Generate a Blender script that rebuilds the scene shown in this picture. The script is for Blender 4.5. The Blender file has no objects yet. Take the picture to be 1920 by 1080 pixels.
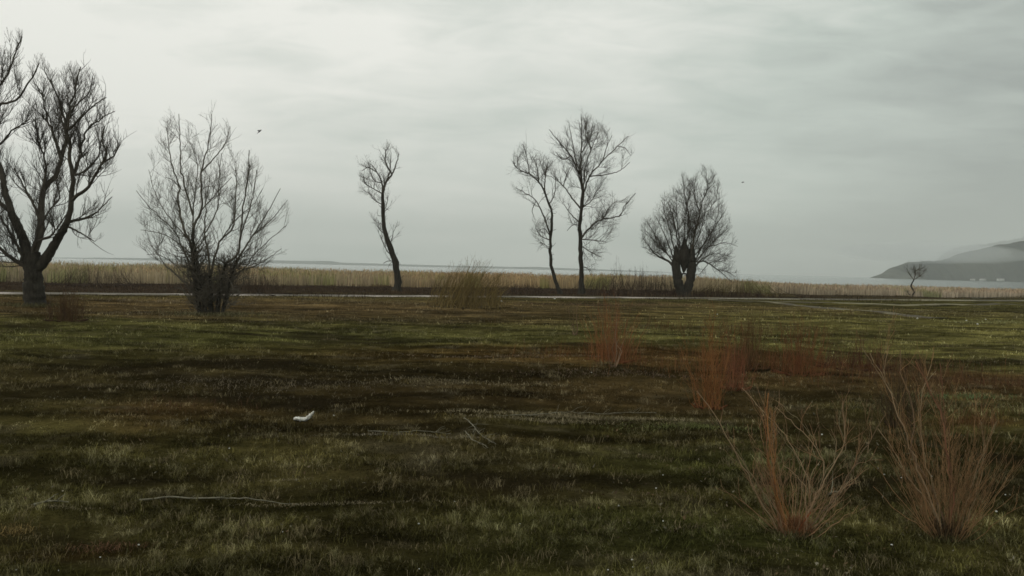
import bpy, math, numpy as np
from mathutils import Matrix, Vector
rng = np.random.default_rng(7)
sc = bpy.context.scene
col = sc.collection

# ------------------------------------------------------------------ camera
CAM_H = 2.5
PITCH, ROLL = math.radians(1.26), math.radians(1.35)
F = 1660.0                                   # focal length in pixels of the 1920 wide photograph
cam_d = bpy.data.cameras.new('camera'); cam = bpy.data.objects.new('camera', cam_d); col.objects.link(cam)
cam_d.sensor_width = 36.0; cam_d.lens = 36.0*F/1920.0
cam_d.clip_start = 0.1; cam_d.clip_end = 30000
CM = Matrix.Translation((0, 0, CAM_H)) @ Matrix.Rotation(math.pi/2-PITCH, 4, 'X') @ Matrix.Rotation(ROLL, 4, 'Z')
cam.matrix_world = CM
sc.camera = cam

# ------------------------------------------------------------------ sky and light
SUN_EL, SUN_AZ = math.radians(38), math.radians(-35)     # azimuth from +Y (view direction), negative = left
w = bpy.data.worlds.new('World'); sc.world = w; w.use_nodes = True
nt = w.node_tree; N = nt.nodes; L = nt.links; N.clear()
def nd(tree, t, **kw):
    n = tree.nodes.new(t)
    for k, v in kw.items(): setattr(n, k, v)
    return n
out = nd(nt, 'ShaderNodeOutputWorld'); bg = nd(nt, 'ShaderNodeBackground'); bg.inputs['Strength'].default_value = 0.1
sky = nd(nt, 'ShaderNodeTexSky', sky_type='NISHITA', sun_disc=False, sun_elevation=SUN_EL, sun_rotation=-SUN_AZ)
tc = nd(nt, 'ShaderNodeTexCoord'); sep = nd(nt, 'ShaderNodeSeparateXYZ'); L.new(tc.outputs['Generated'], sep.inputs[0])
def M(tree, op, a, b=None, clamp=False):
    n = tree.nodes.new('ShaderNodeMath'); n.operation = op; n.use_clamp = clamp
    for i, v in enumerate((a, b)):
        if v is None: continue
        if isinstance(v, (int, float)): n.inputs[i].default_value = v
        else: tree.links.new(v, n.inputs[i])
    return n.outputs[0]
zc = M(nt, 'MAXIMUM', sep.outputs['Z'], 0.0)
den = M(nt, 'ADD', zc, 0.16)
u_ = M(nt, 'DIVIDE', sep.outputs['X'], den); v_ = M(nt, 'DIVIDE', sep.outputs['Y'], den)
cmb = nd(nt, 'ShaderNodeCombineXYZ'); L.new(u_, cmb.inputs[0]); L.new(v_, cmb.inputs[1])
def noise(tree, vec, scale, detail, rough, dist=0.0, sx=1, sy=1, sz=1, loc=(0, 0, 0)):
    mp = nd(tree, 'ShaderNodeMapping'); mp.inputs['Scale'].default_value = (sx, sy, sz); mp.inputs['Location'].default_value = loc
    tree.links.new(vec, mp.inputs[0])
    n = nd(tree, 'ShaderNodeTexNoise'); n.inputs['Scale'].default_value = scale; n.inputs['Detail'].default_value = detail
    n.inputs['Roughness'].default_value = rough; n.inputs['Distortion'].default_value = dist
    tree.links.new(mp.outputs[0], n.inputs['Vector']); return n.outputs['Fac']
n1 = noise(nt, cmb.outputs[0], 0.8, 3, 0.45, 0.4, 1, 1.2, 1, (3.1, 0.7, 0))
n2 = noise(nt, cmb.outputs[0], 2.2, 5, 0.5, 0.6, 1, 1.25, 1, (8.3, 2.2, 0))
# overcast brightness: brighter cloud deck high and to the left, duller low and to the right
b = M(nt, 'MULTIPLY', sep.outputs['X'], -0.30)
b = M(nt, 'ADD', b, M(nt, 'MULTIPLY', M(nt, 'MAXIMUM', M(nt, 'SUBTRACT', sep.outputs['X'], 0.12), 0.0), -1.15))
b = M(nt, 'MAXIMUM', b, -0.50)
b = M(nt, 'ADD', b, M(nt, 'MULTIPLY', M(nt, 'MINIMUM', zc, 0.45), 0.22))
b = M(nt, 'ADD', b, M(nt, 'MULTIPLY', M(nt, 'MINIMUM', zc, 0.12), 1.45))
b = M(nt, 'ADD', b, 0.575)
b = M(nt, 'ADD', b, M(nt, 'MULTIPLY', M(nt, 'SUBTRACT', n1, 0.5), 0.50))
amp2 = M(nt, 'MULTIPLY', M(nt, 'MINIMUM', zc, 0.3), 2.0)
b = M(nt, 'ADD', b, M(nt, 'MULTIPLY', M(nt, 'MULTIPLY', M(nt, 'SUBTRACT', n2, 0.5), 1.15), amp2))
n3 = noise(nt, cmb.outputs[0], 4.5, 5, 0.55, 0.8, 1, 1.5, 1, (1.7, 5.2, 0))
b = M(nt, 'ADD', b, M(nt, 'MULTIPLY', M(nt, 'MULTIPLY', M(nt, 'SUBTRACT', n3, 0.5), 0.65), amp2))
b = M(nt, 'MAXIMUM', b, 0.2); b = M(nt, 'MINIMUM', b, 0.95)
ramp = nd(nt, 'ShaderNodeValToRGB'); L.new(b, ramp.inputs[0])
cr = ramp.color_ramp
cr.elements[0].position = 0.2; cr.elements[0].color = (0.335, 0.370, 0.345, 1)
cr.elements[1].position = 0.98; cr.elements[1].color = (1.0, 0.99, 0.92, 1)
e = cr.elements.new(0.5); e.color = (0.565, 0.622, 0.565, 1)
sc10 = nd(nt, 'ShaderNodeVectorMath', operation='SCALE'); sc10.inputs['Scale'].default_value = 10.0
L.new(ramp.outputs[0], sc10.inputs[0])
mix = nd(nt, 'ShaderNodeMix', data_type='RGBA'); mix.inputs['Factor'].default_value = 0.96
L.new(sky.outputs[0], mix.inputs['A']); L.new(sc10.outputs[0], mix.inputs['B'])
L.new(mix.outputs['Result'], bg.inputs['Color']); L.new(bg.outputs[0], out.inputs[0])

sd = bpy.data.lights.new('sun', 'SUN'); sd.energy = 0.5; sd.angle = math.radians(20); sd.color = (1, 0.96, 0.9)
so = bpy.data.objects.new('sun', sd); col.objects.link(so)
sdir = Vector((math.sin(SUN_AZ)*math.cos(SUN_EL), math.cos(SUN_AZ)*math.cos(SUN_EL), math.sin(SUN_EL)))
so.rotation_euler = sdir.to_track_quat('Z', 'Y').to_euler(); so.location = (0, 0, 60)

vs = sc.view_settings; vs.view_transform = 'Standard'; vs.look = 'None'; vs.exposure = 0; vs.gamma = 1
sc.cycles.filter_width = 1.6
sc.cycles.max_bounces = 5; sc.cycles.volume_bounces = 1; sc.cycles.diffuse_bounces = 2; sc.cycles.glossy_bounces = 2

# ------------------------------------------------------------------ helpers
CR = np.array(CM.to_3x3())
def ray(px, py):
    d = np.array([(px-960)/F, (540-py)/F, -1.0]); return CR @ d
def fbm(x, y, s, oct=3, seed=0, rough=0.5):
    x = np.asarray(x, float)/s; y = np.asarray(y, float)/s
    v = np.zeros(np.broadcast(x, y).shape); a = 1.0; tot = 0
    for o in range(oct):
        X = x*2**o + 17.3*o + seed*3.7; Y = y*2**o - 9.1*o + seed*5.3
        xi = np.floor(X); yi = np.floor(Y); fx = X-xi; fy = Y-yi
        fx = fx*fx*(3-2*fx); fy = fy*fy*(3-2*fy)
        def h(i, j):
            q = np.sin(i*127.1+j*311.7+seed*13.7+o*7.7)*43758.5453
            return q-np.floor(q)
        v += a*((h(xi, yi)*(1-fx)+h(xi+1, yi)*fx)*(1-fy)+(h(xi, yi+1)*(1-fx)+h(xi+1, yi+1)*fx)*fy)
        tot += a; a *= rough
    return v/tot
def sstep(a, b, x):
    t = np.clip((np.asarray(x, float)-a)/(b-a), 0, 1); return t*t*(3-2*t)
def path_y(x): return 77.5+0.5*np.asarray(x, float)
def reed_front(x):
    x = np.asarray(x, float)
    return path_y(x)+33-21*sstep(0, 60, x)+(fbm(x, x*0, 6, 3, 5)-0.5)*6
def height(x, y):
    x = np.asarray(x, float); y = np.asarray(y, float)
    D = np.hypot(x, y)
    n = (fbm(x, y, 11, 2, 1)-0.5)*0.34+(fbm(x, y, 2.6, 2, 2)-0.5)*0.16+(fbm(x, y, 0.75, 2, 3)-0.5)*0.075*(1-sstep(30, 60, D))
    flat = sstep(2.2, 9, np.abs(y-path_y(x))/1.12)          # the path is level
    n = n*(0.08+0.92*flat)
    n = n-0.10*np.exp(-((y-path_y(x)-6.5)/2.6)**2)         # shallow ditch beyond the path
    shore = sstep(165, 200, y+0.12*np.abs(x)*0)
    return n*(1-shore)-1.6*shore
def G(px, py):
    d = ray(px, py); z = 0.0
    for _ in range(12):
        t = (z-CAM_H)/d[2]; x, y = d[0]*t, d[1]*t; z = 0.5*z+0.5*float(height(x, y))
    return np.array([x, y, float(height(x, y))])
def P(px, py, Y):
    d = ray(px, py); t = Y/d[1]; return np.array([0, 0, CAM_H])+d*t

def mesh_obj(name, verts, faces, mat, parent=None, colr=None, smooth=True, sizes=None, origin=None):
    """faces: (n,k) index array; or list of such arrays"""
    if not isinstance(faces, list): faces = [faces]
    verts = np.asarray(verts, np.float32).copy()
    if origin is not None: verts -= np.asarray(origin, np.float32)
    me = bpy.data.meshes.new(name)
    idx = np.concatenate([np.asarray(f, np.int32).ravel() for f in faces])
    sz = np.concatenate([np.full(len(f), f.shape[1], np.int32) for f in faces])
    st = np.concatenate([[0], np.cumsum(sz)[:-1]]).astype(np.int32)
    me.vertices.add(len(verts)); me.vertices.foreach_set('co', verts.ravel())
    me.loops.add(len(idx)); me.loops.foreach_set('vertex_index', idx)
    me.polygons.add(len(sz)); me.polygons.foreach_set('loop_start', st)
    if smooth: me.polygons.foreach_set('use_smooth', np.ones(len(sz), bool))
    me.update(calc_edges=True); me.validate()
    if colr is not None:
        a = me.attributes.new('Col', 'FLOAT_COLOR', 'POINT')
        c4 = np.ones((len(verts), 4), np.float32); c4[:, :3] = colr
        a.data.foreach_set('color', c4.ravel())
    me.materials.append(mat)
    o = bpy.data.objects.new(name, me); col.objects.link(o)
    if parent is not None: o.parent = parent
    elif origin is not None: o.location = origin
    return o
def tag(o, label=None, cat=None, group=None, kind=None):
    if label: o['label'] = label
    if cat: o['category'] = cat
    if group: o['group'] = group
    if kind: o['kind'] = kind
    return o
def empty(name, loc, label, cat, group=None):
    o = bpy.data.objects.new(name, None); col.objects.link(o); o.location = loc; o.empty_display_size = 0.3
    return tag(o, label, cat, group)

def catmull(pts, n):
    pts = np.asarray(pts, float)
    if len(pts) == 2:
        t = np.linspace(0, 1, n)[:, None]; return pts[0]*(1-t)+pts[1]*t
    ext = np.vstack([2*pts[0]-pts[1], pts, 2*pts[-1]-pts[-2]])
    seg = np.linalg.norm(np.diff(pts[:, :3], axis=0), axis=1); cum = np.concatenate([[0], np.cumsum(seg)])
    s = np.linspace(0, cum[-1], n); k = np.clip(np.searchsorted(cum, s, side='right')-1, 0, len(pts)-2)
    t = ((s-cum[k])/np.maximum(seg[k], 1e-9))[:, None]
    p0, p1, p2, p3 = ext[k], ext[k+1], ext[k+2], ext[k+3]
    return 0.5*((2*p1)+(-p0+p2)*t+(2*p0-5*p1+4*p2-p3)*t*t+(-p0+3*p1-3*p2+p3)*t**3)

def tubes(Pts, R, sides=3):
    """Pts (n,k,3), R (n,k) -> verts, quads"""
    n, k, _ = Pts.shape
    T = np.gradient(Pts, axis=1); T /= np.linalg.norm(T, axis=2, keepdims=True)+1e-9
    d = Pts[:, -1]-Pts[:, 0]; d /= np.linalg.norm(d, axis=1, keepdims=True)+1e-9
    ref = np.where(np.abs(d[:, 1:2]) > 0.75, np.array([[1., 0, 0]]), np.array([[0., 1, 0]]))[:, None, :]
    U = np.cross(T, np.broadcast_to(ref, T.shape)); U /= np.linalg.norm(U, axis=2, keepdims=True)+1e-9
    W = np.cross(T, U)
    a = np.arange(sides)*2*np.pi/sides
    V = Pts[:, :, None, :]+R[:, :, None, None]*(U[:, :, None, :]*np.cos(a)[None, None, :, None]+W[:, :, None, :]*np.sin(a)[None, None, :, None])
    V = V.reshape(-1, 3)
    i = np.arange(n)[:, None, None]*k*sides; j = np.arange(k-1)[None, :, None]*sides; s = np.arange(sides)[None, None, :]; s2 = (s+1) % sides
    q = np.stack([i+j+s, i+j+s2, i+j+sides+s2, i+j+sides+s], -1).reshape(-1, 4)
    return V, q
class Bag:
    def __init__(self): self.v = []; self.f = []; self.c = []; self.n = 0
    def add(self, v, f, c=None):
        self.v.append(v); self.f.append(np.asarray(f)+self.n); self.n += len(v)
        if c is not None: self.c.append(np.broadcast_to(np.asarray(c, float), (len(v), 3)))
    def build(self, name, mat, parent=None, origin=None, smooth=True):
        by = {}
        for f in self.f: by.setdefault(f.shape[1], []).append(f)
        return mesh_obj(name, np.vstack(self.v), [np.vstack(x) for x in by.values()], mat, parent,
                        np.vstack(self.c) if self.c else None, smooth, origin=origin)
def unit(v): return v/(np.linalg.norm(v, axis=-1, keepdims=True)+1e-9)

def spawn(Pp, Rp, dens, tmin, length, ang, up, K=5, wander=0.25, rmax=1.0, rtip=0.003, lenpow=0.5, cmax=None):
    """side shoots of every parent polyline"""
    n, k, _ = Pp.shape
    plen = np.linalg.norm(np.diff(Pp, axis=1), axis=2).sum(1)
    cnt = rng.poisson(np.maximum(plen*dens, 0.3)); 
    if cmax: cnt = np.minimum(cnt, cmax)
    par = np.repeat(np.arange(n), cnt); m = len(par)
    t = tmin+(1-tmin)*rng.random(m)
    x = t*(k-1); i0 = np.clip(x.astype(int), 0, k-2); f = (x-i0)[:, None]
    pos = Pp[par, i0]*(1-f)+Pp[par, i0+1]*f
    tan = unit(Pp[par, i0+1]-Pp[par, i0])
    r0 = np.minimum((Rp[par, i0]*(1-f[:, 0])+Rp[par, i0+1]*f[:, 0])*0.75, rmax)
    perp = unit(np.cross(tan, rng.normal(size=(m, 3))))
    th = np.radians(ang[0]+(ang[1]-ang[0])*rng.random(m))[:, None]
    d = unit(tan*np.cos(th)+perp*np.sin(th)+np.array([0, 0, up]))
    ln = length*(0.45+0.75*rng.random(m))*(1-lenpow*t)
    ln = np.minimum(ln, plen[par]*0.8+0.2)
    pts = np.zeros((m, K, 3)); pts[:, 0] = pos
    dd = d
    for j in range(1, K):
        dd = unit(dd+rng.normal(size=(m, 3))*wander+np.array([0, 0, up*0.45]))
        pts[:, j] = pts[:, j-1]+dd*(ln/(K-1))[:, None]
    s = np.linspace(0, 1, K)[None, :]
    R = r0[:, None]*(1-s)+rtip*s
    return pts, R

# ------------------------------------------------------------------ materials
def new_mat(name):
    m = bpy.data.materials.new(name); m.use_nodes = True
    return m, m.node_tree, m.node_tree.nodes['Principled BSDF']
def mat_attr(name, rough=0.85, spec=0.25, nscale=None, amount=0.35, bump=None, bscale=30):
    """colour from the mesh's own attribute, broken up by procedural noise"""
    m, t, b = new_mat(name)
    at = nd(t, 'ShaderNodeAttribute', attribute_name='Col')
    src = at.outputs['Color']
    tcn = nd(t, 'ShaderNodeTexCoord')
    if nscale:
        f = noise(t, tcn.outputs['Object'], nscale, 5, 0.65)
        sc_ = M(t, 'ADD', M(t, 'MULTIPLY', f, 2*amount), 1-amount)
        vm = nd(t, 'ShaderNodeVectorMath', operation='SCALE'); t.links.new(src, vm.inputs[0]); t.links.new(sc_, vm.inputs['Scale'])
        src = vm.outputs[0]
    t.links.new(src, b.inputs['Base Color'])
    b.inputs['Roughness'].default_value = rough; b.inputs['Specular IOR Level'].default_value = spec
    if bump:
        f = noise(t, tcn.outputs['Object'], bscale, 6, 0.7)
        bn = nd(t, 'ShaderNodeBump'); bn.inputs['Strength'].default_value = bump; bn.inputs['Distance'].default_value = 0.05
        t.links.new(f, bn.inputs['Height']); t.links.new(bn.outputs[0], b.inputs['Normal'])
    return m
def mat_noise(name, c1, c2, scale=8, rough=0.85, spec=0.25, bump=0.4, dist=0.02, stretch=(1, 1, 1)):
    m, t, b = new_mat(name)
    tcn = nd(t, 'ShaderNodeTexCoord')
    f = noise(t, tcn.outputs['Object'], scale, 6, 0.65, 0.2, *stretch)
    r = nd(t, 'ShaderNodeValToRGB'); t.links.new(f, r.inputs[0])
    r.color_ramp.elements[0].position = 0.32; r.color_ramp.elements[0].color = (*c1, 1)
    r.color_ramp.elements[1].position = 0.68; r.color_ramp.elements[1].color = (*c2, 1)
    t.links.new(r.outputs[0], b.inputs['Base Color'])
    b.inputs['Roughness'].default_value = rough; b.inputs['Specular IOR Level'].default_value = spec
    if bump:
        bn = nd(t, 'ShaderNodeBump'); bn.inputs['Strength'].default_value = bump; bn.inputs['Distance'].default_value = dist
        t.links.new(f, bn.inputs['Height']); t.links.new(bn.outputs[0], b.inputs['Normal'])
    return m
m_bark = mat_noise('dark_bark', (0.022, 0.019, 0.014), (0.055, 0.048, 0.036), 9, 0.9, 0.2, 0.7, 0.05, (1, 1, 0.3))
m_twig = mat_noise('twig_bark', (0.050, 0.043, 0.033), (0.10, 0.086, 0.066), 3, 0.85, 0.2, 0)
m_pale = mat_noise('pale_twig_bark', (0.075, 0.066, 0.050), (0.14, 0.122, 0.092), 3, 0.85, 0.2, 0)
m_shoot = mat_attr('shoot_bark', 0.85, 0.04, 6, 0.3)
m_grass = mat_attr('grass_blades', 0.85, 0.0)
m_reed = mat_attr('reed_stems', 0.8, 0.2)

# ------------------------------------------------------------------ what grows where (world metres)
# colour zones of the meadow: centre pixel is turned into a spot on the ground, size in metres
C_BASE = np.array([0.060, 0.062, 0.028])
def zone(px, py, rx, ry, c, wgt=1.0, dens=1.0, rot=0.0):
    g = G(px, py); return (g[0], g[1], rx, ry, np.array(c, float), wgt, dens, rot)
GREEN = (0.082, 0.086, 0.040); BRIGHT = (0.125, 0.128, 0.058); BROWN = (0.098, 0.076, 0.050); DARK = (0.032, 0.030, 0.017)
RUST = (0.085, 0.048, 0.026); OLIVE = (0.085, 0.085, 0.040)
ZONES = [
    zone(150, 575, 22, 7, BROWN, 1.1), zone(620, 572, 14, 8, BROWN, 1.1), zone(900, 578, 12, 9, BROWN, 0.9), zone(1150, 580, 14, 10, BROWN, 0.8, 0.8),
    zone(30, 600, 8, 4, GREEN, 0.8), zone(500, 640, 9, 5, (0.070, 0.082, 0.034), 1.4, 1.2), zone(200, 630, 9, 5, GREEN, 1.0), zone(860, 620, 9, 6, GREEN, 0.9),
    zone(950, 740, 6, 3.5, (0.050, 0.038, 0.023), 1.2, 0.6), zone(330, 700, 6, 3.2, (0.042, 0.034, 0.021), 1.1, 0.6), zone(1250, 740, 4, 2.4, (0.055, 0.040, 0.025), 0.8, 0.6),
    zone(650, 800, 2.2, 1.8, (0.050, 0.040, 0.024), 0.9, 0.6), zone(800, 900, 1.8, 0.7, (0.052, 0.044, 0.026), 0.6, 0.8),
    zone(400, 668, 5, 2.4, DARK, 1.2, 0.6), zone(60, 720, 4, 3, DARK, 1.2, 0.5), zone(480, 700, 4, 2, DARK, 0.7, 0.6),
    zone(850, 665, 7, 3.0, RUST, 1.2, 0.5), zone(1050, 660, 6, 2.4, RUST, 0.9, 0.6), zone(730, 760, 3.6, 3, DARK, 0.6, 0.7),
    zone(330, 770, 1.2, 1.2, RUST, 0.5, 0.8),
    zone(1400, 625, 16, 8, GREEN, 0.7), zone(1800, 610, 17, 11, BRIGHT, 1.8, 1.1), zone(1620, 600, 12, 9, BRIGHT, 1.1), zone(1880, 655, 8, 3.5, BRIGHT, 1.2),
    zone(1500, 580, 14, 9, BROWN, 0.4),
    zone(1750, 715, 6, 2.2, RUST, 1.0, 0.5), zone(1880, 720, 4, 2.4, (0.075, 0.058, 0.036), 1.2, 0.6), zone(1500, 720, 4, 3, DARK, 1.0, 0.5),
    zone(1150, 790, 2.0, 0.9, (0.075, 0.082, 0.036), 1.0, 1.3), zone(1300, 860, 1.5, 0.8, (0.065, 0.078, 0.032), 0.9, 1.2), zone(1800, 770, 2, 1.0, GREEN, 0.8),
    zone(950, 850, 1.6, 0.8, DARK, 1.3, 0.5), zone(1500, 790, 1.4, 1.2, DARK, 0.9, 0.6), zone(1700, 900, 1.6, 1.2, DARK, 0.9, 0.6),
    zone(200, 860, 3.2, 2.0, OLIVE, 0.9, 1.1), zone(60, 890, 0.9, 0.35, DARK, 1.6, 0.2), zone(250, 1010, 1.4, 0.6, OLIVE, 0.9), zone(180, 1030, 0.35, 0.2, RUST, 1.0, 0.8),
    zone(650, 870, 1.6, 0.9, DARK, 0.7, 0.6), zone(1200, 1000, 1.5, 0.7, (0.05, 0.062, 0.026), 0.8), zone(620, 1010, 1.0, 0.5, DARK, 0.8, 0.6),
    zone(1880, 790, 0.7, 0.4, RUST, 1.3, 0.6), zone(1840, 1000, 0.8, 0.5, OLIVE, 1.0, 1.2), zone(1050, 1000, 0.9, 0.5, DARK, 0.8, 0.7),
]
def meadow(x, y):
    """albedo and growth of the meadow at world x, y"""
    x = np.asarray(x, float); y = np.asarray(y, float)
    wx = x+(fbm(x, y, 3.0, 3, 11)-0.5)*4*np.clip(y/25, 0.2, 1.5); wy = y+(fbm(x, y, 2.2, 3, 12)-0.5)*3*np.clip(y/25, 0.2, 1.5)
    W = np.full(x.shape, 0.55); c = np.ones(x.shape+(3,))*C_BASE*0.55; g = np.full(x.shape, 0.55)
    for (cx, cy, rx, ry, cc, wg, dn, rot) in ZONES:
        d = ((wx-cx)/rx)**2+((wy-cy)/ry)**2; k = wg*2.2*np.exp(-d*1.1)
        W += k; c += k[..., None]*cc; g += k*dn
    c /= W[..., None]; g /= W
    a = fbm(x, y, 1.3, 4, 21, 0.6); b2 = fbm(x, y, 0.35, 3, 22, 0.6)
    c = c*(0.30+1.20*a)[..., None]*(0.50+0.9*b2)[..., None]*np.array([1.30, 1.13, 0.80])
    stk = fbm(x*0.22, y, 0.9, 4, 25, 0.65)                  # lighter and darker drifts, longer than they are wide
    c = c*(0.48+1.10*sstep(0.28, 0.74, stk))[..., None]
    straw = sstep(0.60, 0.78, fbm(x, y, 0.9, 4, 23, 0.65))[..., None]
    c = c*(1-0.35*straw)+np.array([0.15, 0.125, 0.075])*0.35*straw
    bare = sstep(0.56, 0.76, fbm(x*0.38+4, y, 1.7, 4, 27, 0.62))*(1-sstep(20, 55, y)*0.75)      # trodden dark soil
    c = c*(1+0.22*(1-bare[..., None])); c = c*(1-0.8*bare[..., None])+np.array([0.034, 0.026, 0.013])*0.8*bare[..., None]; g = g*(1-0.45*bare)
    far = sstep(0, 8, y-(path_y(x)+3))[..., None]           # beyond the path: brown, then tan litter under the reeds
    c = c*(1-far)+np.array([0.060, 0.043, 0.028])*(0.6+0.8*a)[..., None]*far
    rd = sstep(-1, 5, y-reed_front(x))[..., None]
    c = c*(1-rd)+np.array([0.16, 0.12, 0.06])*rd
    g = (1-0.35*bare)*g*(0.15+1.7*sstep(0.25, 0.75, fbm(x*0.6, y, 0.7, 4, 24, 0.6)))
    return c, g

# ------------------------------------------------------------------ ground
ys = np.concatenate([np.linspace(-250, -6, 30)[:-1], np.linspace(-6, 4, 30)[:-1], 4*1.0085**np.arange(0, 466)])
ys = np.concatenate([ys, np.geomspace(ys[-1]*1.02, 8600, 60)])
us = np.concatenate([np.linspace(-1, -0.25, 60)**1, np.linspace(-0.25, 0.25, 481)[1:-1], np.linspace(0.25, 1, 60)])
YY, UU = np.meshgrid(ys, us, indexing='ij')
half = np.where(YY > 0, YY*3.0+14, 14+np.abs(YY)*3)
XX = UU*half
ZZ = height(XX, YY)
V = np.stack([XX, YY, ZZ], -1).reshape(-1, 3)
nr, nc = XX.shape
ii = (np.arange(nr-1)[:, None]*nc+np.arange(nc-1)[None, :]).reshape(-1)
Fc = np.stack([ii, ii+1, ii+nc+1, ii+nc], -1)
gc, _ = meadow(XX, YY)
m_ground, t, b = new_mat('meadow_soil')
at = nd(t, 'ShaderNodeAttribute', attribute_name='Col'); tcn = nd(t, 'ShaderNodeTexCoord')
f1 = noise(t, tcn.outputs['Object'], 14, 8, 0.75); f2 = noise(t, tcn.outputs['Object'], 1.6, 6, 0.6)
s1 = M(t, 'ADD', M(t, 'MULTIPLY', f1, 2.4), -0.55, True); s2 = M(t, 'ADD', M(t, 'MULTIPLY', f2, 1.2), 0.3)
k = M(t, 'MULTIPLY', M(t, 'ADD', M(t, 'MULTIPLY', s1, 0.9), 0.25), s2)
vm = nd(t, 'ShaderNodeVectorMath', operation='SCALE'); t.links.new(at.outputs['Color'], vm.inputs[0]); t.links.new(k, vm.inputs['Scale'])
t.links.new(vm.outputs[0], b.inputs['Base Color']); b.inputs['Roughness'].default_value = 1.0; b.inputs['Specular IOR Level'].default_value = 0.0
bn = nd(t, 'ShaderNodeBump'); bn.inputs['Strength'].default_value = 1.0; bn.inputs['Distance'].default_value = 0.12
t.links.new(f1, bn.inputs['Height']); t.links.new(bn.outputs[0], b.inputs['Normal'])
g = mesh_obj('ground', V, Fc, m_ground, colr=gc.reshape(-1, 3)); tag(g, kind='structure')

# water of the lake beyond the reeds
m_water, t, b = new_mat('lake_water')
b.inputs['Base Color'].default_value = (0.05, 0.07, 0.065, 1); b.inputs['Roughness'].default_value = 0.12; b.inputs['IOR'].default_value = 1.33
tcn = nd(t, 'ShaderNodeTexCoord'); f = noise(t, tcn.outputs['Object'], 0.7, 4, 0.6, 0.3, 0.6, 1.5, 1)
bn = nd(t, 'ShaderNodeBump'); bn.inputs['Strength'].default_value = 0.12; bn.inputs['Distance'].default_value = 0.1
t.links.new(f, bn.inputs['Height']); t.links.new(bn.outputs[0], b.inputs['Normal'])
wx = np.linspace(-8500, 8500, 41); wy = np.geomspace(168, 8500, 40)
WX, WY = np.meshgrid(wx, wy)
V = np.stack([WX, WY, np.full(WX.shape, -0.4)], -1).reshape(-1, 3)
ii = (np.arange(39)[:, None]*41+np.arange(40)[None, :]).reshape(-1)
tag(mesh_obj('water', V, np.stack([ii, ii+1, ii+42, ii+41], -1), m_water, smooth=False), kind='structure')

# paths: level pale gravel strips
m_path = mat_attr('pale_gravel', 0.75, 0.25, 1.5, 0.35, 0.4, 3)
m_track = mat_attr('worn_track', 0.85, 0.15, 1.5, 0.4, 0.4, 3)
def strip(name, xs, yc, wid, mat, dz, rag=0.45):
    xs = np.asarray(xs, float); yc = np.asarray(yc, float); n = len(xs)
    T = unit(np.stack([np.gradient(xs), np.gradient(yc)], -1)); Nn = np.stack([-T[:, 1], T[:, 0]], -1)
    rows = []
    offs = np.linspace(-1, 1, 7)
    for q in offs:
        ed = 1.0 if abs(q) < 0.99 else 1+rag*2*(fbm(xs, yc, 3.5, 4, 31+int(q*3), 0.6)-0.5)
        X = xs+Nn[:, 0]*q*wid/2*ed; Y = yc+Nn[:, 1]*q*wid/2*ed
        Z = height(X, Y)+dz+0.02*(1-q*q)
        if abs(q) > 0.99: Z = Z-dz-0.02
        rows.append(np.stack([X, Y, Z], -1))
    V = np.stack(rows, 1).reshape(-1, 3); k = len(offs)
    ii = (np.arange(n-1)[:, None]*k+np.arange(k-1)[None, :]).reshape(-1)
    f = fbm(V[:, 0]*0.35, V[:, 1], 2.2, 4, 91, 0.6)[:, None]; rt = sstep(8, 34, V[:, 0])[:, None]
    if name == 'path': c = np.array([0.34, 0.295, 0.255])*(1-rt)+np.array([0.19, 0.17, 0.10])*rt
    else: c = np.array([0.19, 0.17, 0.10])*np.ones((len(V), 1))
    lo = np.array([0.07, 0.058, 0.034])
    cc = lo+(c-lo)*sstep(0.40, 0.58, f)
    return tag(mesh_obj(name, V, np.stack([ii, ii+k, ii+k+1, ii+1], -1), mat, colr=cc), kind='structure')
xs = np.linspace(-95, 130, 900)
strip('path', xs, path_y(xs)+0.25*np.sin(xs/9), 2.9, m_path, 0.05)
pa = [G(*p) for p in ((1400, 565), (1480, 571), (1560, 578), (1660, 586), (1760, 597))]
tr = catmull(np.array(pa), 90)
strip('track', tr[:, 0], tr[:, 1], 1.5, m_track, 0.03, 0.9)
pa = [G(*p) for p in ((1330, 562), (1450, 566), (1600, 569), (1750, 571), (1950, 572))]
tr = catmull(np.array(pa), 120)
strip('track', tr[:, 0], tr[:, 1], 1.4, m_track, 0.03, 0.9)

# hills over the lake
def ridge(name, prof, Y, depth, mat, seed, amp):
    prof = np.array(prof, float); px = np.linspace(prof[0, 0], prof[-1, 0], 420)
    py = np.interp(px, prof[:, 0], prof[:, 1])
    top = np.array([P(a, b_, Y) for a, b_ in zip(px, py)])
    X = top[:, 0]; H = top[:, 2]+0.4
    H = np.maximum(H+(fbm(X, X*0, Y*0.016, 5, seed, 0.7)-0.5)*amp+(fbm(X, X*0, Y*0.004, 2, seed+3)-0.5)*amp*0.45*sstep(2, 20, H), 0.2)
    rows = []; s = np.linspace(-1, 1, 25)
    for q in s:
        prof_q = np.cos(q*np.pi/2)**0.8 if abs(q) < 0.999 else 0
        yy = Y+q*depth*(0.35+0.65*H/H.max())
        zz = -1.5+(H+1.5)*prof_q*(1+0.22*(fbm(X, yy, 120, 4, seed+1, 0.6)-0.5)*(abs(q) > 0.02))
        rows.append(np.stack([X*(yy/Y) if False else X, np.broadcast_to(yy, X.shape), zz], -1))
    V = np.stack(rows, 1).reshape(-1, 3); k = len(s); n = len(px)
    ii = (np.arange(n-1)[:, None]*k+np.arange(k-1)[None, :]).reshape(-1)
    return tag(mesh_obj(name, V, np.stack([ii, ii+k, ii+k+1, ii+1], -1), mat), kind='structure')
m_hill = mat_noise('wooded_hillside', (0.010, 0.014, 0.011), (0.075, 0.078, 0.055), 0.011, 0.95, 0.05, 0)
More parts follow.
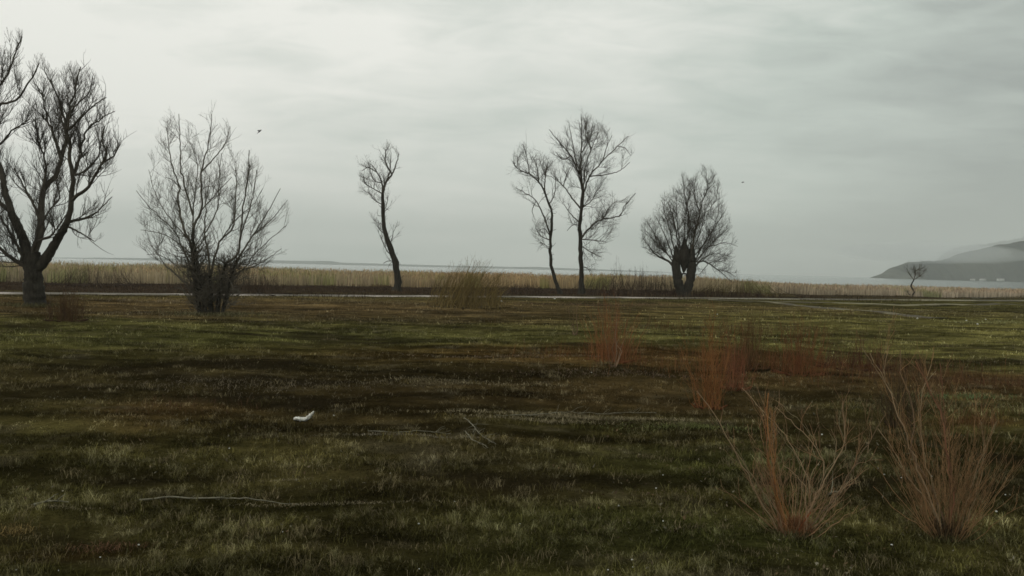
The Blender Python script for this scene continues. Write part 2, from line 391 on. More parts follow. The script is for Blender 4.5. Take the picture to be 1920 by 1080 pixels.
ridge('hill', [(1649, 524), (1656, 517), (1668, 511), (1680, 501), (1696, 496), (1712, 491), (1745, 490), (1775, 486), (1800, 478), (1840, 467), (1880, 459), (1920, 452), (2000, 440), (2150, 415), (2400, 400)], 2500, 260, m_hill, 41, 9)
ridge('hill', [(1730, 522), (1765, 478), (1790, 465), (1820, 460), (1860, 456), (1920, 446), (2050, 420), (2300, 390)], 8350, 200, m_hill, 42, 30)
ridge('far_shore', [(-200, 482), (100, 483), (300, 484), (420, 486), (520, 488.5), (560, 489), (620, 489.5), (640, 492.5), (800, 497), (980, 501), (1005, 500.5), (1060, 503), (1200, 508), (1350, 514), (1390, 515)], 6800, 150, m_hill, 43, 3)

# ------------------------------------------------------------------ grass (stuff)
def blades(D, n_side, hgt, wid, c, lean=0.55, name=None):
    pass
def make_blades(x, y, hgt, wid, c, lean):
    n = len(x); z = height(x, y)
    a = rng.random(n)*2*np.pi; d = np.stack([np.cos(a), np.sin(a), np.zeros(n)], -1)
    fa = rng.random(n)*np.pi; wv = np.stack([np.cos(fa), np.sin(fa)*0.6, np.zeros(n)], -1)
    base = np.stack([x, y, z-0.01], -1)
    ln = (lean*(0.3+rng.random(n)))[:, None]
    mid = base+np.array([0, 0, 1])*(hgt*0.6)[:, None]+d*ln*(hgt*0.35)[:, None]
    tip = base+np.array([0, 0, 1])*(hgt*(1.0-0.45*ln[:, 0]))[:, None]+d*ln*(hgt*1.0)[:, None]
    hw = (wid/2)[:, None]
    V = np.stack([base-wv*hw, base+wv*hw, mid+wv*hw*0.8, mid-wv*hw*0.8, tip], 1).reshape(-1, 3)
    i = np.arange(n)*5
    q = np.stack([i, i+1, i+2, i+3], -1); tr = np.stack([i+3, i+2, i+4], -1)
    C = np.repeat(c, 5, axis=0)
    return V, q, tr, C
Vs, Qs, Ts, Cs = [], [], [], []; off = 0
def push(x, y, hgt, wid, c, lean):
    global off
    V, q, tr, C = make_blades(x, y, hgt, wid, c, lean)
    Vs.append(V); Qs.append(q+off); Ts.append(tr+off); Cs.append(C); off += len(V)
def flush(name, mat):
    global Vs, Qs, Ts, Cs, off
    o = mesh_obj(name, np.vstack(Vs), [np.vstack(Qs), np.vstack(Ts)], mat, colr=np.vstack(Cs), smooth=False)
    Vs, Qs, Ts, Cs, off = [], [], [], [], 0
    return tag(o, kind='stuff')
n = 680000
v = rng.uniform(CAM_H/85, CAM_H/5.6, n)
D = CAM_H/v
x = rng.uniform(-1, 1, n)*(0.68*D+1.2); y = D
keep = y < path_y(x)-1.9
x, y, D = x[keep], y[keep], D[keep]
c, gd = meadow(x, y)
keep = rng.random(len(x)) < np.clip(gd*1.25, 0.07, 1)
x, y, D, c, gd = x[keep], y[keep], D[keep], c[keep], gd[keep]
n = len(x)
hg = (0.022+0.038*rng.random(n)**1.8)*(0.6+0.6*gd)*(D/8)**0.28
hg *= np.where(rng.random(n) < 0.03, 1.9, 1)
wd = 0.0042*(D/8)**0.85*(0.7+0.6*rng.random(n))
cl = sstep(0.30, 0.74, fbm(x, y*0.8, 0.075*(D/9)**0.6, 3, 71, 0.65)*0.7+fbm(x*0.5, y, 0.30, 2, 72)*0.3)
br = (0.04+2.2*rng.random(n)**3*(0.2+cl)+2.5*cl**2.8)[:, None]  # shaded gaps and bright clump tops painted into the blade colour
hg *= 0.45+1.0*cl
c = c*br; hi_ = np.clip(br-1.1, 0, 1.6)/1.6*0.45; c = c*(1-hi_)+c.mean(1, keepdims=True)*np.array([1.15, 1.10, 0.78])*hi_  # brightest blades greyed towards straw as painted highlights
st = (rng.random(n) < 0.13)[:, None]
c = np.where(st, np.array([0.21, 0.18, 0.10])*(0.3+0.9*rng.random(n)[:, None])*(0.4+0.8*cl[:, None]), c)
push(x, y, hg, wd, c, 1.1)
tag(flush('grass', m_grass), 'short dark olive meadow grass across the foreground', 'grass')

# dry straw lines and litter lying on the meadow (stuff)
def band(px, py, rx, ry, n, colr, h0, h1, lean=1.4, wmul=1.0):
    g = G(px, py); x = g[0]+rng.normal(size=n)*rx/2; y = g[1]+rng.normal(size=n)*ry/2
    D = np.maximum(y, 5)
    hg = rng.uniform(h0, h1, n)
    push(x, y, hg, 0.006*(D/9)**0.8*wmul*(0.6+0.8*rng.random(n)), np.array(colr)*(0.5+0.9*rng.random((n, 1))), lean)
STRAW = (0.26, 0.22, 0.135)
band(1080, 783, 2.3, 0.12, 1500, STRAW, 0.03, 0.10); band(1010, 790, 1.2, 0.1, 500, STRAW, 0.03, 0.1)
band(760, 815, 1.2, 0.06, 500, (0.24, 0.21, 0.15), 0.02, 0.06); band(100, 950, 0.45, 0.05, 300, STRAW, 0.02, 0.05)
band(620, 945, 1.1, 0.05, 500, STRAW, 0.02, 0.05); band(540, 900, 0.35, 0.05, 120, STRAW, 0.02, 0.05)
band(400, 722, 2.5, 1.2, 700, (0.17, 0.14, 0.095), 0.04, 0.10); band(700, 720, 3.5, 1.5, 700, (0.15, 0.125, 0.08), 0.04, 0.10)
band(1150, 700, 3.0, 0.8, 700, (0.15, 0.11, 0.075), 0.04, 0.10); band(900, 720, 2.5, 0.5, 400, STRAW, 0.03, 0.09)
band(1000, 668, 3.5, 0.5, 400, (0.22, 0.17, 0.12), 0.04, 0.09); band(180, 640, 6, 0.8, 500, (0.19, 0.18, 0.08), 0.04, 0.12)
band(560, 598, 10, 3, 900, (0.20, 0.16, 0.09), 0.05, 0.2); band(640, 565, 9, 2.5, 900, (0.21, 0.165, 0.09), 0.05, 0.25)
band(270, 566, 8, 2.0, 700, (0.19, 0.15, 0.10), 0.05, 0.2); band(240, 588, 5, 1.2, 300, (0.22, 0.18, 0.12), 0.05, 0.16); band(405, 590, 2, 1.2, 500, (0.22, 0.19, 0.11), 0.1, 0.3)
band(1150, 572, 9, 3, 900, (0.18, 0.12, 0.075), 0.05, 0.22); band(1700, 585, 12, 5, 1200, (0.25, 0.22, 0.12), 0.04, 0.14)
band(62, 574, 2.2, 1.0, 700, (0.11, 0.10, 0.05), 0.08, 0.30, 0.8); band(398, 592, 2.4, 1.0, 800, (0.12, 0.11, 0.055), 0.08, 0.28, 0.8); band(741, 549, 3, 1.5, 500, (0.10, 0.07, 0.04), 0.1, 0.4, 0.8)
band(1490, 1006, 0.22, 0.12, 260, (0.13, 0.11, 0.055), 0.04, 0.13); band(1775, 1012, 0.26, 0.14, 320, (0.12, 0.11, 0.05), 0.04, 0.15)
band(1850, 605, 3.0, 1.6, 500, (0.32, 0.32, 0.15), 0.05, 0.15); band(1700, 760, 2.4, 0.5, 600, (0.16, 0.15, 0.075), 0.04, 0.12)
band(1290, 800, 1.2, 0.25, 600, (0.15, 0.16, 0.06), 0.04, 0.12); band(200, 1030, 0.35, 0.14, 260, (0.15, 0.085, 0.05), 0.03, 0.09)
band(20, 1000, 0.2, 0.2, 200, (0.20, 0.145, 0.06), 0.04, 0.12); band(1840, 1010, 0.6, 0.3, 500, (0.15, 0.14, 0.06), 0.04, 0.12)
band(1795, 745, 1.2, 0.3, 350, (0.11, 0.16, 0.07), 0.06, 0.14)
tag(flush('dry_straw', m_grass), 'pale dry straw lying in thin lines over the meadow', 'straw')

# taller tussocks (part of the same sward) and fallen leaves
rng = np.random.default_rng(5)
nt_ = 1500; v = rng.uniform(CAM_H/60, CAM_H/5.8, nt_); ty = CAM_H/v; tx = rng.uniform(-1, 1, nt_)*(0.66*ty+1)
tc_, tg = meadow(tx, ty)
k = (fbm(tx, ty, 3.5, 3, 81) > 0.47) & (ty < path_y(tx)-4); tx, ty, tc_ = tx[k], ty[k], tc_[k]; nt_ = len(tx)
m_ = 34; sz = (0.05+0.06*rng.random(nt_))*(ty/9)**0.35
x = np.repeat(tx, m_)+rng.normal(size=nt_*m_)*np.repeat(sz, m_); y = np.repeat(ty, m_)+rng.normal(size=nt_*m_)*np.repeat(sz, m_)
dry = np.repeat(rng.random(nt_) < 0.35, m_)[:, None]
c = np.where(dry, np.array([0.19, 0.155, 0.085]), np.repeat(tc_*1.5+np.array([0.012, 0.014, 0.004]), m_, axis=0))*(0.35+1.0*rng.random((nt_*m_, 1)))
hg = np.repeat(0.06+0.08*rng.random(nt_), m_)*(0.6+0.6*rng.random(nt_*m_))
push(x, y, hg, 0.0045*(y/8)**0.85*(0.7+0.6*rng.random(len(x))), c, 1.0)
tag(flush('tussocks', m_grass), 'scattered taller tussocks of green and straw grass', 'grass')
n = 3600; v = rng.uniform(CAM_H/40, CAM_H/5.8, n); y = CAM_H/v; x = rng.uniform(-1, 1, n)*(0.66*y+1)
k = fbm(x, y, 1.8, 3, 83) > 0.46; x, y = x[k], y[k]; n = len(x)
r = (0.009+0.013*rng.random(n))*(y/9)**0.35; a = rng.random(n)*6.28; z = height(x, y)+0.02+0.03*rng.random(n)
u = np.stack([np.cos(a), np.sin(a), 0.5*rng.normal(size=n)], -1)*r[:, None]; w2 = np.stack([-np.sin(a), np.cos(a), 0.6*rng.normal(size=n)], -1)*r[:, None]*0.55
P0 = np.stack([x, y, z], -1)
V = np.stack([P0-u, P0-w2*0.9+u*0.1, P0+u, P0+w2], 1).reshape(-1, 3); V[2::4, 2] += r*0.5
q = np.arange(n*4).reshape(-1, 4); cs = np.array([[0.12, 0.08, 0.045], [0.15, 0.12, 0.075], [0.07, 0.05, 0.032], [0.17, 0.155, 0.11]])[rng.integers(0, 4, n)]*(0.5+0.7*rng.random((n, 1)))
tag(mesh_obj('fallen_leaves', V, q, m_grass, colr=np.repeat(cs, 4, axis=0), smooth=False), 'curled brown and grey dead leaves in the grass', 'leaves', kind='stuff')
# rusty dry weeds that join the red shrubs
def weeds(px, py, rx, ry, n, colr, h0, h1):
    g = G(px, py); x = g[0]+rng.normal(size=n)*rx/2; y = g[1]+rng.normal(size=n)*ry/2
    kk = fbm(x, y, 0.9, 3, 85); k = kk > 0.42; x, y, kk = x[k], y[k], kk[k]; n = len(x)
    push(x, y, rng.uniform(h0, h1, n)*(0.3+1.2*kk), 0.006*(y/16)**0.7*(0.6+0.7*rng.random(n)), np.array(colr)*(0.4+0.9*rng.random((n, 1))), 0.55)
weeds(1420, 690, 4.5, 3.5, 1300, (0.19, 0.090, 0.040), 0.15, 0.75); weeds(1560, 690, 5.0, 3.0, 1000, (0.16, 0.072, 0.036), 0.12, 0.6); weeds(1700, 700, 4.0, 2.5, 900, (0.095, 0.058, 0.034), 0.15, 0.6)
weeds(1160, 670, 2.6, 2.0, 700, (0.15, 0.070, 0.030), 0.1, 0.5); weeds(1340, 620, 6, 4, 1000, (0.12, 0.066, 0.032), 0.15, 0.7); weeds(1880, 790, 0.9, 0.8, 700, (0.15, 0.07, 0.035), 0.08, 0.35)
weeds(1830, 720, 3.0, 1.6, 1300, (0.14, 0.075, 0.040), 0.08, 0.3); weeds(1600, 590, 8, 4, 600, (0.11, 0.068, 0.036), 0.1, 0.35); weeds(330, 760, 1.4, 1.0, 400, (0.11, 0.06, 0.036), 0.04, 0.14)
tag(flush('dry_weeds', m_grass), 'rusty dry weeds filling the gaps between the red shrubs', 'weeds')

# brown brush between path and reeds
n = 80000
x = rng.uniform(-95, 115, n); fr = rng.random(n)**1.0
y0 = path_y(x)+2.4; y1 = reed_front(x)+1.5
y = y0+(y1-y0)*fr
y[:9000] = (path_y(x)-1.7-6*rng.random(n)**2.2)[:9000]           # scattered tufts on the near verge
k = fbm(x, y, 2.5, 3, 51); right = sstep(25, 55, x)
hg = (0.06+0.62*k**1.8*rng.random(n)+1.5*sstep(0.56, 0.78, fbm(x, y*0.5, 5.5, 3, 53, 0.55))*rng.random(n)**1.3)*(1-0.45*right); hg[:9000] *= 0.5
c = (np.array([0.060, 0.040, 0.027])*(1-right)[:, None]+np.array([0.10, 0.085, 0.04])*right[:, None])*(0.4+1.2*rng.random(n))[:, None]
sel = rng.random(n) < 0.05; c[sel] = np.array([0.2, 0.15, 0.09])*(0.5+rng.random((sel.sum(), 1))*0.7)
push(x, y, hg, 0.022+0.02*rng.random(n), c, 0.7)
tag(flush('brush', m_grass), 'low dead brown brush between the path and the reed bed', 'brush')

# reed bed
n = 135000
x = rng.uniform(-125, 125, n); y0 = reed_front(x); y = y0+(166-y0)*rng.random(n)**1.6
kp = (fbm(x, y*0.5, 3.2, 3, 66, 0.6) > 0.36)|(y > y0+22); x, y, y0 = x[kp], y[kp], y0[kp]; n = len(x)
side = sstep(20, 60, x)
hh = (1.72-0.80*side)*(0.36+0.50*fbm(x, y*0.4, 4, 4, 61, 0.65)+0.46*fbm(x, y*0.3, 13, 2, 67)+0.34*rng.random(n)**2.5); hh *= 1-0.35*np.exp(-(y-y0)/1.5)*rng.random(n)
pal = fbm(x, y, 14, 3, 62)[:, None]
c = np.array([0.55, 0.435, 0.215])*(1-pal)+np.array([0.50, 0.40, 0.27])*pal
c = c*0.93+c.mean(1, keepdims=True)*0.10; c = c*(1-side[:, None])+np.array([0.60, 0.50, 0.37])*side[:, None]
mid = np.exp(-((x+2)/14)**2)[:, None]; c = c*(1-0.35*mid)+np.array([0.60, 0.37, 0.18])*0.35*mid
grn = (fbm(x, y, 4, 3, 63) > 0.62)[:, None]; c = np.where(grn, c*np.array([0.72, 0.85, 0.6]), c)
c = c*(0.45+0.75*rng.random((n, 1)))*(0.7+0.6*fbm(x, y*0.5, 1.6, 3, 64, 0.6))[:, None]
push(x, y, hh, 0.05+0.03*rng.random(n), c, 0.10)
# feathery plumes on the tips
sel = rng.random(n) < 0.25
push_x = x[sel]; z_ = hh[sel]
V, q, tr_, C = make_blades(push_x, y[sel], np.full(sel.sum(), 0.32), np.full(sel.sum(), 0.085), c[sel]*np.array([0.95, 0.85, 0.8]), 0.35)
V[:, 2] += np.repeat(z_*0.86, 5)
Vs.append(V); Qs.append(q+off); Ts.append(tr_+off); Cs.append(C); off += len(V)
tag(flush('reeds', m_reed), 'yellow dry reed bed along the lake shore', 'reeds')

# ------------------------------------------------------------------ bare trees
def limb(pts, Y, ppm, r0, r1, slope=0.0, n=20, wob=0.012, bow=0.0):
    """traced limb: pixel polyline at depth Y, with its own run in depth"""
    pts = np.array([[*p, 0] for p in pts], float)
    q = catmull(pts, n); s = np.linspace(0, 1, n)
    seg = np.linalg.norm(np.diff(q[:, :2], axis=0), axis=1).sum()/ppm
    dy = slope*seg*s+bow*seg*np.sin(np.pi*s)
    W = np.array([P(a[0], a[1], Y+d) for a, d in zip(q, dy)])
    W += rng.normal(size=W.shape)*wob*seg*np.sin(np.pi*np.clip(s, 0.02, 1))[:, None]**0.5*0.35
    R = (r0*(1-s)**1.1+r1*(1-(1-s)**1.1))/ppm
    return W, R
def tree(name, label, base, D, off_, k_, trunks, limbs, lv, cat='tree', group=None, twig=1.0, mat_c=None, seed=1, spread=0.55):
    """trunks/limbs: list of (points in crop pixels, r0, r1[, start depth])"""
    global rng
    rng = np.random.default_rng(seed)
    g = np.array([*G(*base)]); Y = D if D else g[1]
    ppm = F/Y
    rp = P(base[0], base[1], Y); root_z = float(height(rp[0], Y)); root = np.array([rp[0], Y, root_z])
    e = empty(name, root, label, cat, group)
    conv = lambda pts: [(off_[0]+a*k_, off_[1]+b_*k_) for a, b_ in pts]
    bt = Bag(); bc = Bag(); L0 = []
    for (pts, r0, r1) in trunks:
        prof = r0 if isinstance(r0, (list, tuple)) else None
        W, R = limb(conv(pts), Y, ppm, (1 if prof else r0)*k_, r1*k_, 0.0, 22, 0.010)
        if prof: R = np.interp(np.linspace(0, 1, 22), np.linspace(0, 1, len(prof)), prof)*k_/ppm
        if W[0, 2] < root_z+0.7: W[0, 2] = root_z-0.08; R[0] *= 1.45; R[1] *= 1.18; R[2] *= 1.06
        R = R*(1+0.10*rng.normal(size=len(R))*0.6)
        v_, q_ = tubes(W[None], R[None], 12); v_ = v_+(rng.normal(size=v_.shape)*R.mean()*0.06)
        bt.add(v_, q_); L0.append((W, R))
    Wl = []
    for i, (pts, r0, r1) in enumerate(limbs):
        sl = rng.uniform(-spread, spread)
        W, R = limb(conv(pts), Y, ppm, r0*k_, r1*k_, sl, 22, 0.014)
        # start depth follows the nearest limb already built so that joints meet
        if L0:
            A = np.vstack([w for w, _ in L0]); 
            dxz = (A[:, 0]-W[0, 0])**2+(A[:, 2]-W[0, 2])**2; j = int(np.argmin(dxz))
            if dxz[j] < (0.9)**2:
                sh = A[j, 1]-W[0, 1]
                W2 = W.copy(); f = (W[:, 1]+sh)/W[:, 1]
                W2[:, 0] *= f; W2[:, 2] = CAM_H+(W[:, 2]-CAM_H)*f; W2[:, 1] += sh; W = W2
                W[0] = W[0]*0.4+A[j]*0.6
        v_, q_ = tubes(W[None], R[None], 7); bc.add(v_, q_); L0.append((W, R)); Wl.append((W, R))
    src = L0 if lv.get('trunk', 0) else Wl
    Pp = np.array([w for w, _ in src]); Rp = np.array([r for _, r in src])
    if lv.get('trunk', 0):                       # sparse epicormic shoots low on the trunk
        nt_ = len(trunks)
        a, r = spawn(Pp[:nt_], Rp[:nt_], lv['trunk'], lv.get('ttmin', 0.3), lv['tlen'], (40, 90), 0.25, 6, 0.35, 0.03*twig, 0.006*twig, 0.0)
        v_, q_ = tubes(a, r, 3); bc.add(v_, q_)
        a2, r2 = spawn(a, r, lv.get('tdens', 5), 0.15, lv['tlen']*0.4, (25, 60), 0.2, 4, 0.3, 0.014*twig, 0.005*twig)
        v_, q_ = tubes(a2, r2, 3); bc.add(v_, q_)
        Pp, Rp = Pp[nt_:], Rp[nt_:]
    up = lv['up']; cur, cr_ = Pp, Rp
    hull = lv.get('hull')
    def inside(p, grow=0.0):
        q = (p-np.array([0, 0, CAM_H]))@CR                      # crown outline, tested where the shoot ends
        px = 960+F*q[:, 0]/-q[:, 2]; py = 540-F*q[:, 1]/-q[:, 2]
        h = np.array(conv(hull)); c_ = h.mean(0); h = c_+(h-c_)*(1+grow); ok = np.zeros(len(p), bool); j_ = len(h)-1
        for i_ in range(len(h)):
            x1, y1 = h[i_]; x2, y2 = h[j_]
            cnd = ((y1 > py) != (y2 > py)) & (px < (x2-x1)*(py-y1)/(y2-y1+1e-9)+x1); ok ^= cnd; j_ = i_
        return ok
    for j, (dens, tmin, ln, rr, sides) in enumerate(lv['levels']):
        cur, cr_ = spawn(cur, cr_, dens, tmin, ln, lv.get('ang', (22, 58)), up, 6 if j < 1 else 5, lv.get('wander', 0.14), rr*twig, 0.0040*twig, lv.get('lenpow', 0.5))
        z_ok = cur[:, :, 2].min(1) > root_z+0.05
        if hull: z_ok &= inside(cur[:, -1], rng.normal()*0.0+0.02*j)|(rng.random(len(cur)) < 0.12)
        cur, cr_ = cur[z_ok], cr_[z_ok]
        v_, q_ = tubes(cur, cr_, sides); bc.add(v_, q_)
    bt.build('trunk', m_bark, e, origin=root); bc.build('crown', mat_c or m_twig, e, origin=root)
    return e

# left foreground willow, partly out of frame
tree('bare_tree', 'large dark bare tree at the left edge with spreading limbs on a stout trunk', (62, 572), None, (0, 40), 0.518,
     [([(128, 1040), (124, 975), (119, 900), (118, 835)], 37, 27), ([(100, 1042), (112, 990), (116, 930)], 16, 12), ([(150, 1040), (136, 990), (124, 940)], 15, 12), ([(112, 900), (100, 850), (82, 785), (40, 690)], 22, 13), ([(130, 900), (165, 860), (205, 795), (242, 730)], 20, 12)],
     [([(40, 690), (15, 600), (2, 540), (-25, 460)], 13, 7), ([(-25, 460), (-22, 360), (5, 300), (60, 283), (110, 215), (142, 150)], 6.5, 2), ([(-25, 460), (-30, 300), (0, 235), (40, 170), (55, 110), (80, 55)], 6.5, 2),
      ([(-25, 460), (5, 440), (50, 390), (105, 365)], 5, 1.5), ([(-25, 460), (-70, 360), (-90, 250), (-110, 150)], 7, 2), ([(40, 690), (-20, 640), (-90, 560), (-150, 500)], 9, 2), ([(-60, 560), (-100, 430), (-160, 330)], 5, 2),
      ([(100, 890), (50, 862), (10, 832), (-40, 780)], 9, 4), ([(85, 860), (55, 800), (10, 720), (-30, 660)], 6, 2),
      ([(118, 850), (150, 745), (152, 615), (200, 560), (222, 510), (240, 440), (240, 370), (262, 280), (292, 165)], 15, 2),
      ([(222, 510), (200, 430), (170, 350), (150, 250)], 6, 2), ([(152, 615), (165, 550), (160, 500), (135, 420), (128, 330)], 5, 1.5), ([(150, 740), (120, 660), (78, 585), (50, 530)], 6, 2),
      ([(242, 730), (258, 650), (262, 560), (250, 480), (242, 400), (215, 300), (185, 210)], 11, 2), ([(260, 645), (320, 600), (365, 520), (410, 490), (434, 445)], 7, 2), ([(242, 728), (310, 712), (350, 690), (405, 635)], 6, 1.5),
      ([(262, 560), (290, 490), (310, 400), (370, 350), (415, 325)], 6, 1.5), ([(240, 740), (290, 765), (340, 795)], 4, 1.5), ([(242, 400), (300, 340), (345, 300), (385, 275)], 5, 1.5), ([(365, 520), (385, 480), (370, 430), (380, 380)], 4, 1.5),
      ([(262, 560), (310, 540), (355, 490), (365, 430)], 4, 1.5), ([(242, 400), (262, 320), (320, 260), (335, 200)], 4, 1.5), ([(150, 740), (175, 690), (215, 640), (210, 600)], 4, 1.5), ([(118, 850), (135, 800), (190, 770), (240, 700)], 6, 2)],
     dict(hull=[(60,860),(-80,880),(-200,700),(-210,300),(-100,80),(20,20),(85,40),(100,140),(150,110),(200,170),(290,130),(340,190),(400,280),(445,430),(420,520),(430,620),(360,780),(240,860)], up=0.32, levels=[(3.0, 0.05, 2.4, 0.024, 4), (4.6, 0.08, 1.25, 0.013, 3), (6.5, 0.08, 0.62, 0.0085, 3)], trunk=0), group='bare trees by the lake', seed=11, twig=1.15)
# multi-stemmed willow with a dense base
tree('bare_tree', 'wide multi-stemmed bare tree with a dense dark thicket around its foot, second from the left', (398, 590), None, (240, 190), 0.3889,
     [([(350, 1028), (335, 940), (322, 850), (312, 740), (300, 680)], 12, 7), ([(375, 1030), (352, 900), (335, 800), (312, 660)], 11, 6), ([(400, 1030), (398, 930), (395, 840)], 14, 8), ([(430, 1030), (445, 880), (470, 780)], 12, 7), ([(452, 1030), (490, 880), (525, 765)], 10, 6)],
     [([(300, 680), (270, 620), (240, 480), (245, 410), (215, 320), (200, 230), (185, 125)], 6.5, 1.6), ([(245, 410), (215, 380), (180, 365)], 3, 1.4), ([(312, 660), (320, 590), (350, 530), (355, 340), (380, 240), (400, 130), (402, 60)], 6.5, 1.5),
      ([(315, 640), (315, 520), (330, 400), (335, 300), (300, 200)], 4, 1.4), ([(312, 545), (280, 430), (255, 320), (250, 200), (245, 60)], 5, 1.5), ([(350, 530), (430, 440), (500, 365)], 3.5, 1.3), ([(355, 340), (410, 280), (470, 200), (492, 120)], 3.5, 1.3),
      ([(395, 840), (385, 720), (370, 640), (375, 500), (390, 400)], 6, 1.5), ([(395, 840), (440, 680), (500, 610), (520, 480), (520, 280)], 6, 1.5), ([(470, 780), (530, 730), (545, 600), (560, 480), (580, 350), (585, 235)], 6, 1.5),
      ([(545, 640), (600, 470), (620, 330)], 4, 1.3), ([(525, 765), (600, 650), (680, 520), (735, 420)], 5, 1.3), ([(600, 650), (700, 560), (770, 475)], 3, 1.2), ([(470, 870), (540, 820), (640, 780), (740, 710)], 4, 1.2),
      ([(345, 960), (260, 860), (180, 790), (110, 690)], 5, 1.4), ([(322, 850), (230, 640), (120, 530), (40, 430)], 4, 1.2), ([(312, 740), (250, 690), (170, 640), (60, 620)], 3, 1.2), ([(300, 680), (200, 560), (130, 440), (100, 330)], 3, 1.2),
      ([(440, 680), (520, 570), (600, 500), (650, 420)], 3, 1.2), ([(330, 900), (240, 800), (150, 740), (90, 740)], 3, 1.2), ([(480, 900), (570, 790), (650, 700), (760, 600)], 3.5, 1.2), ([(370, 640), (430, 520), (440, 380), (450, 250)], 3.5, 1.2)],
     dict(hull=[(300,1030),(270,880),(90,760),(30,620),(20,430),(90,280),(150,110),(200,50),(300,60),(400,40),(490,90),(500,250),(580,210),(640,300),(700,400),(790,430),(780,600),(760,740),(560,880),(500,1030)], up=0.22, levels=[(2.8, 0.05, 2.0, 0.014, 3), (4.4, 0.08, 1.0, 0.009, 3), (5.5, 0.10, 0.55, 0.0068, 3)], trunk=17, tlen=1.7, ttmin=0.0, tdens=8), group='bare trees by the lake', seed=12, twig=0.92, mat_c=m_pale)
# thin leaning tree
tree('bare_tree', 'slender crooked bare tree leaning left with a small top and a dark swollen foot', (741, 546), None, (560, 180), 0.4074,
     [([(450, 898), (456, 840), (442, 760), (410, 670), (390, 580), (386, 450)], 17, 7)],
     [([(386, 450), (400, 400), (430, 360), (450, 310), (462, 265)], 6, 1.6), ([(386, 452), (384, 400), (360, 350), (335, 315)], 5, 1.6), ([(430, 360), (402, 310), (400, 245)], 4, 1.5), ([(400, 400), (420, 340), (425, 260)], 3, 1.4), ([(386, 450), (350, 430), (300, 400)], 3, 1.3),
      ([(360, 350), (320, 330), (290, 345)], 3, 1.3), ([(388, 500), (350, 480), (320, 440)], 2.5, 1.2), ([(384, 400), (350, 390), (330, 350), (330, 310)], 2.5, 1.2), ([(440, 740), (405, 710), (375, 640)], 2.5, 1.2), ([(400, 640), (370, 610), (365, 570)], 2.2, 1.2), ([(440, 760), (410, 760), (390, 770)], 2.2, 1.2),
      ([(388, 540), (405, 500), (412, 460)], 2, 1.2), ([(418, 690), (432, 650), (435, 620)], 2, 1.2)],
     dict(up=0.2, levels=[(2.8, 0.08, 1.9, 0.022, 3), (3.8, 0.08, 1.1, 0.015, 3), (5.0, 0.1, 0.6, 0.011, 3)], trunk=2.2, tlen=1.1, ttmin=0.1), group='bare trees by the lake', seed=13, twig=1.2)
# pair right of centre
tree('bare_tree', 'slim bare tree with a curved trunk, left one of the close pair right of centre', (1051, 551), None, (940, 190), 0.3518,
     [([(318, 1030), (292, 965), (268, 880), (262, 800), (262, 720), (270, 600), (255, 550), (230, 480)], 10, 5.5)],
     [([(230, 480), (200, 430), (150, 390), (90, 360), (62, 320)], 4.5, 1.6), ([(262, 715), (225, 610), (185, 530), (130, 490), (75, 460)], 5, 1.5), ([(230, 480), (235, 400), (250, 320)], 4, 1.5), ([(150, 390), (140, 320), (115, 225)], 3, 1.4), ([(255, 550), (285, 490), (290, 400)], 3.5, 1.4),
      ([(262, 740), (215, 720), (185, 680)], 3, 1.4), ([(200, 430), (190, 350), (165, 290)], 3, 1.4), ([(185, 530), (165, 580), (175, 620)], 2.5, 1.3), ([(262, 720), (230, 680), (195, 690)], 2.5, 1.3), ([(90, 360), (85, 300), (70, 290)], 2.2, 1.2), ([(235, 400), (210, 330), (200, 290)], 2.2, 1.2), ([(262, 800), (240, 770), (205, 750)], 2.2, 1.2)],
     dict(hull=[(240,860),(190,800),(150,680),(160,560),(60,480),(35,360),(60,270),(110,205),(180,270),(260,270),(310,370),(320,480),(290,700),(300,880)], up=0.12, levels=[(2.4, 0.06, 2.9, 0.026, 3), (3.2, 0.08, 1.5, 0.017, 3), (4.6, 0.1, 0.85, 0.0115, 3)], trunk=1.3, tlen=0.8, ttmin=0.25), group='bare trees by the lake', seed=14, twig=1.2)
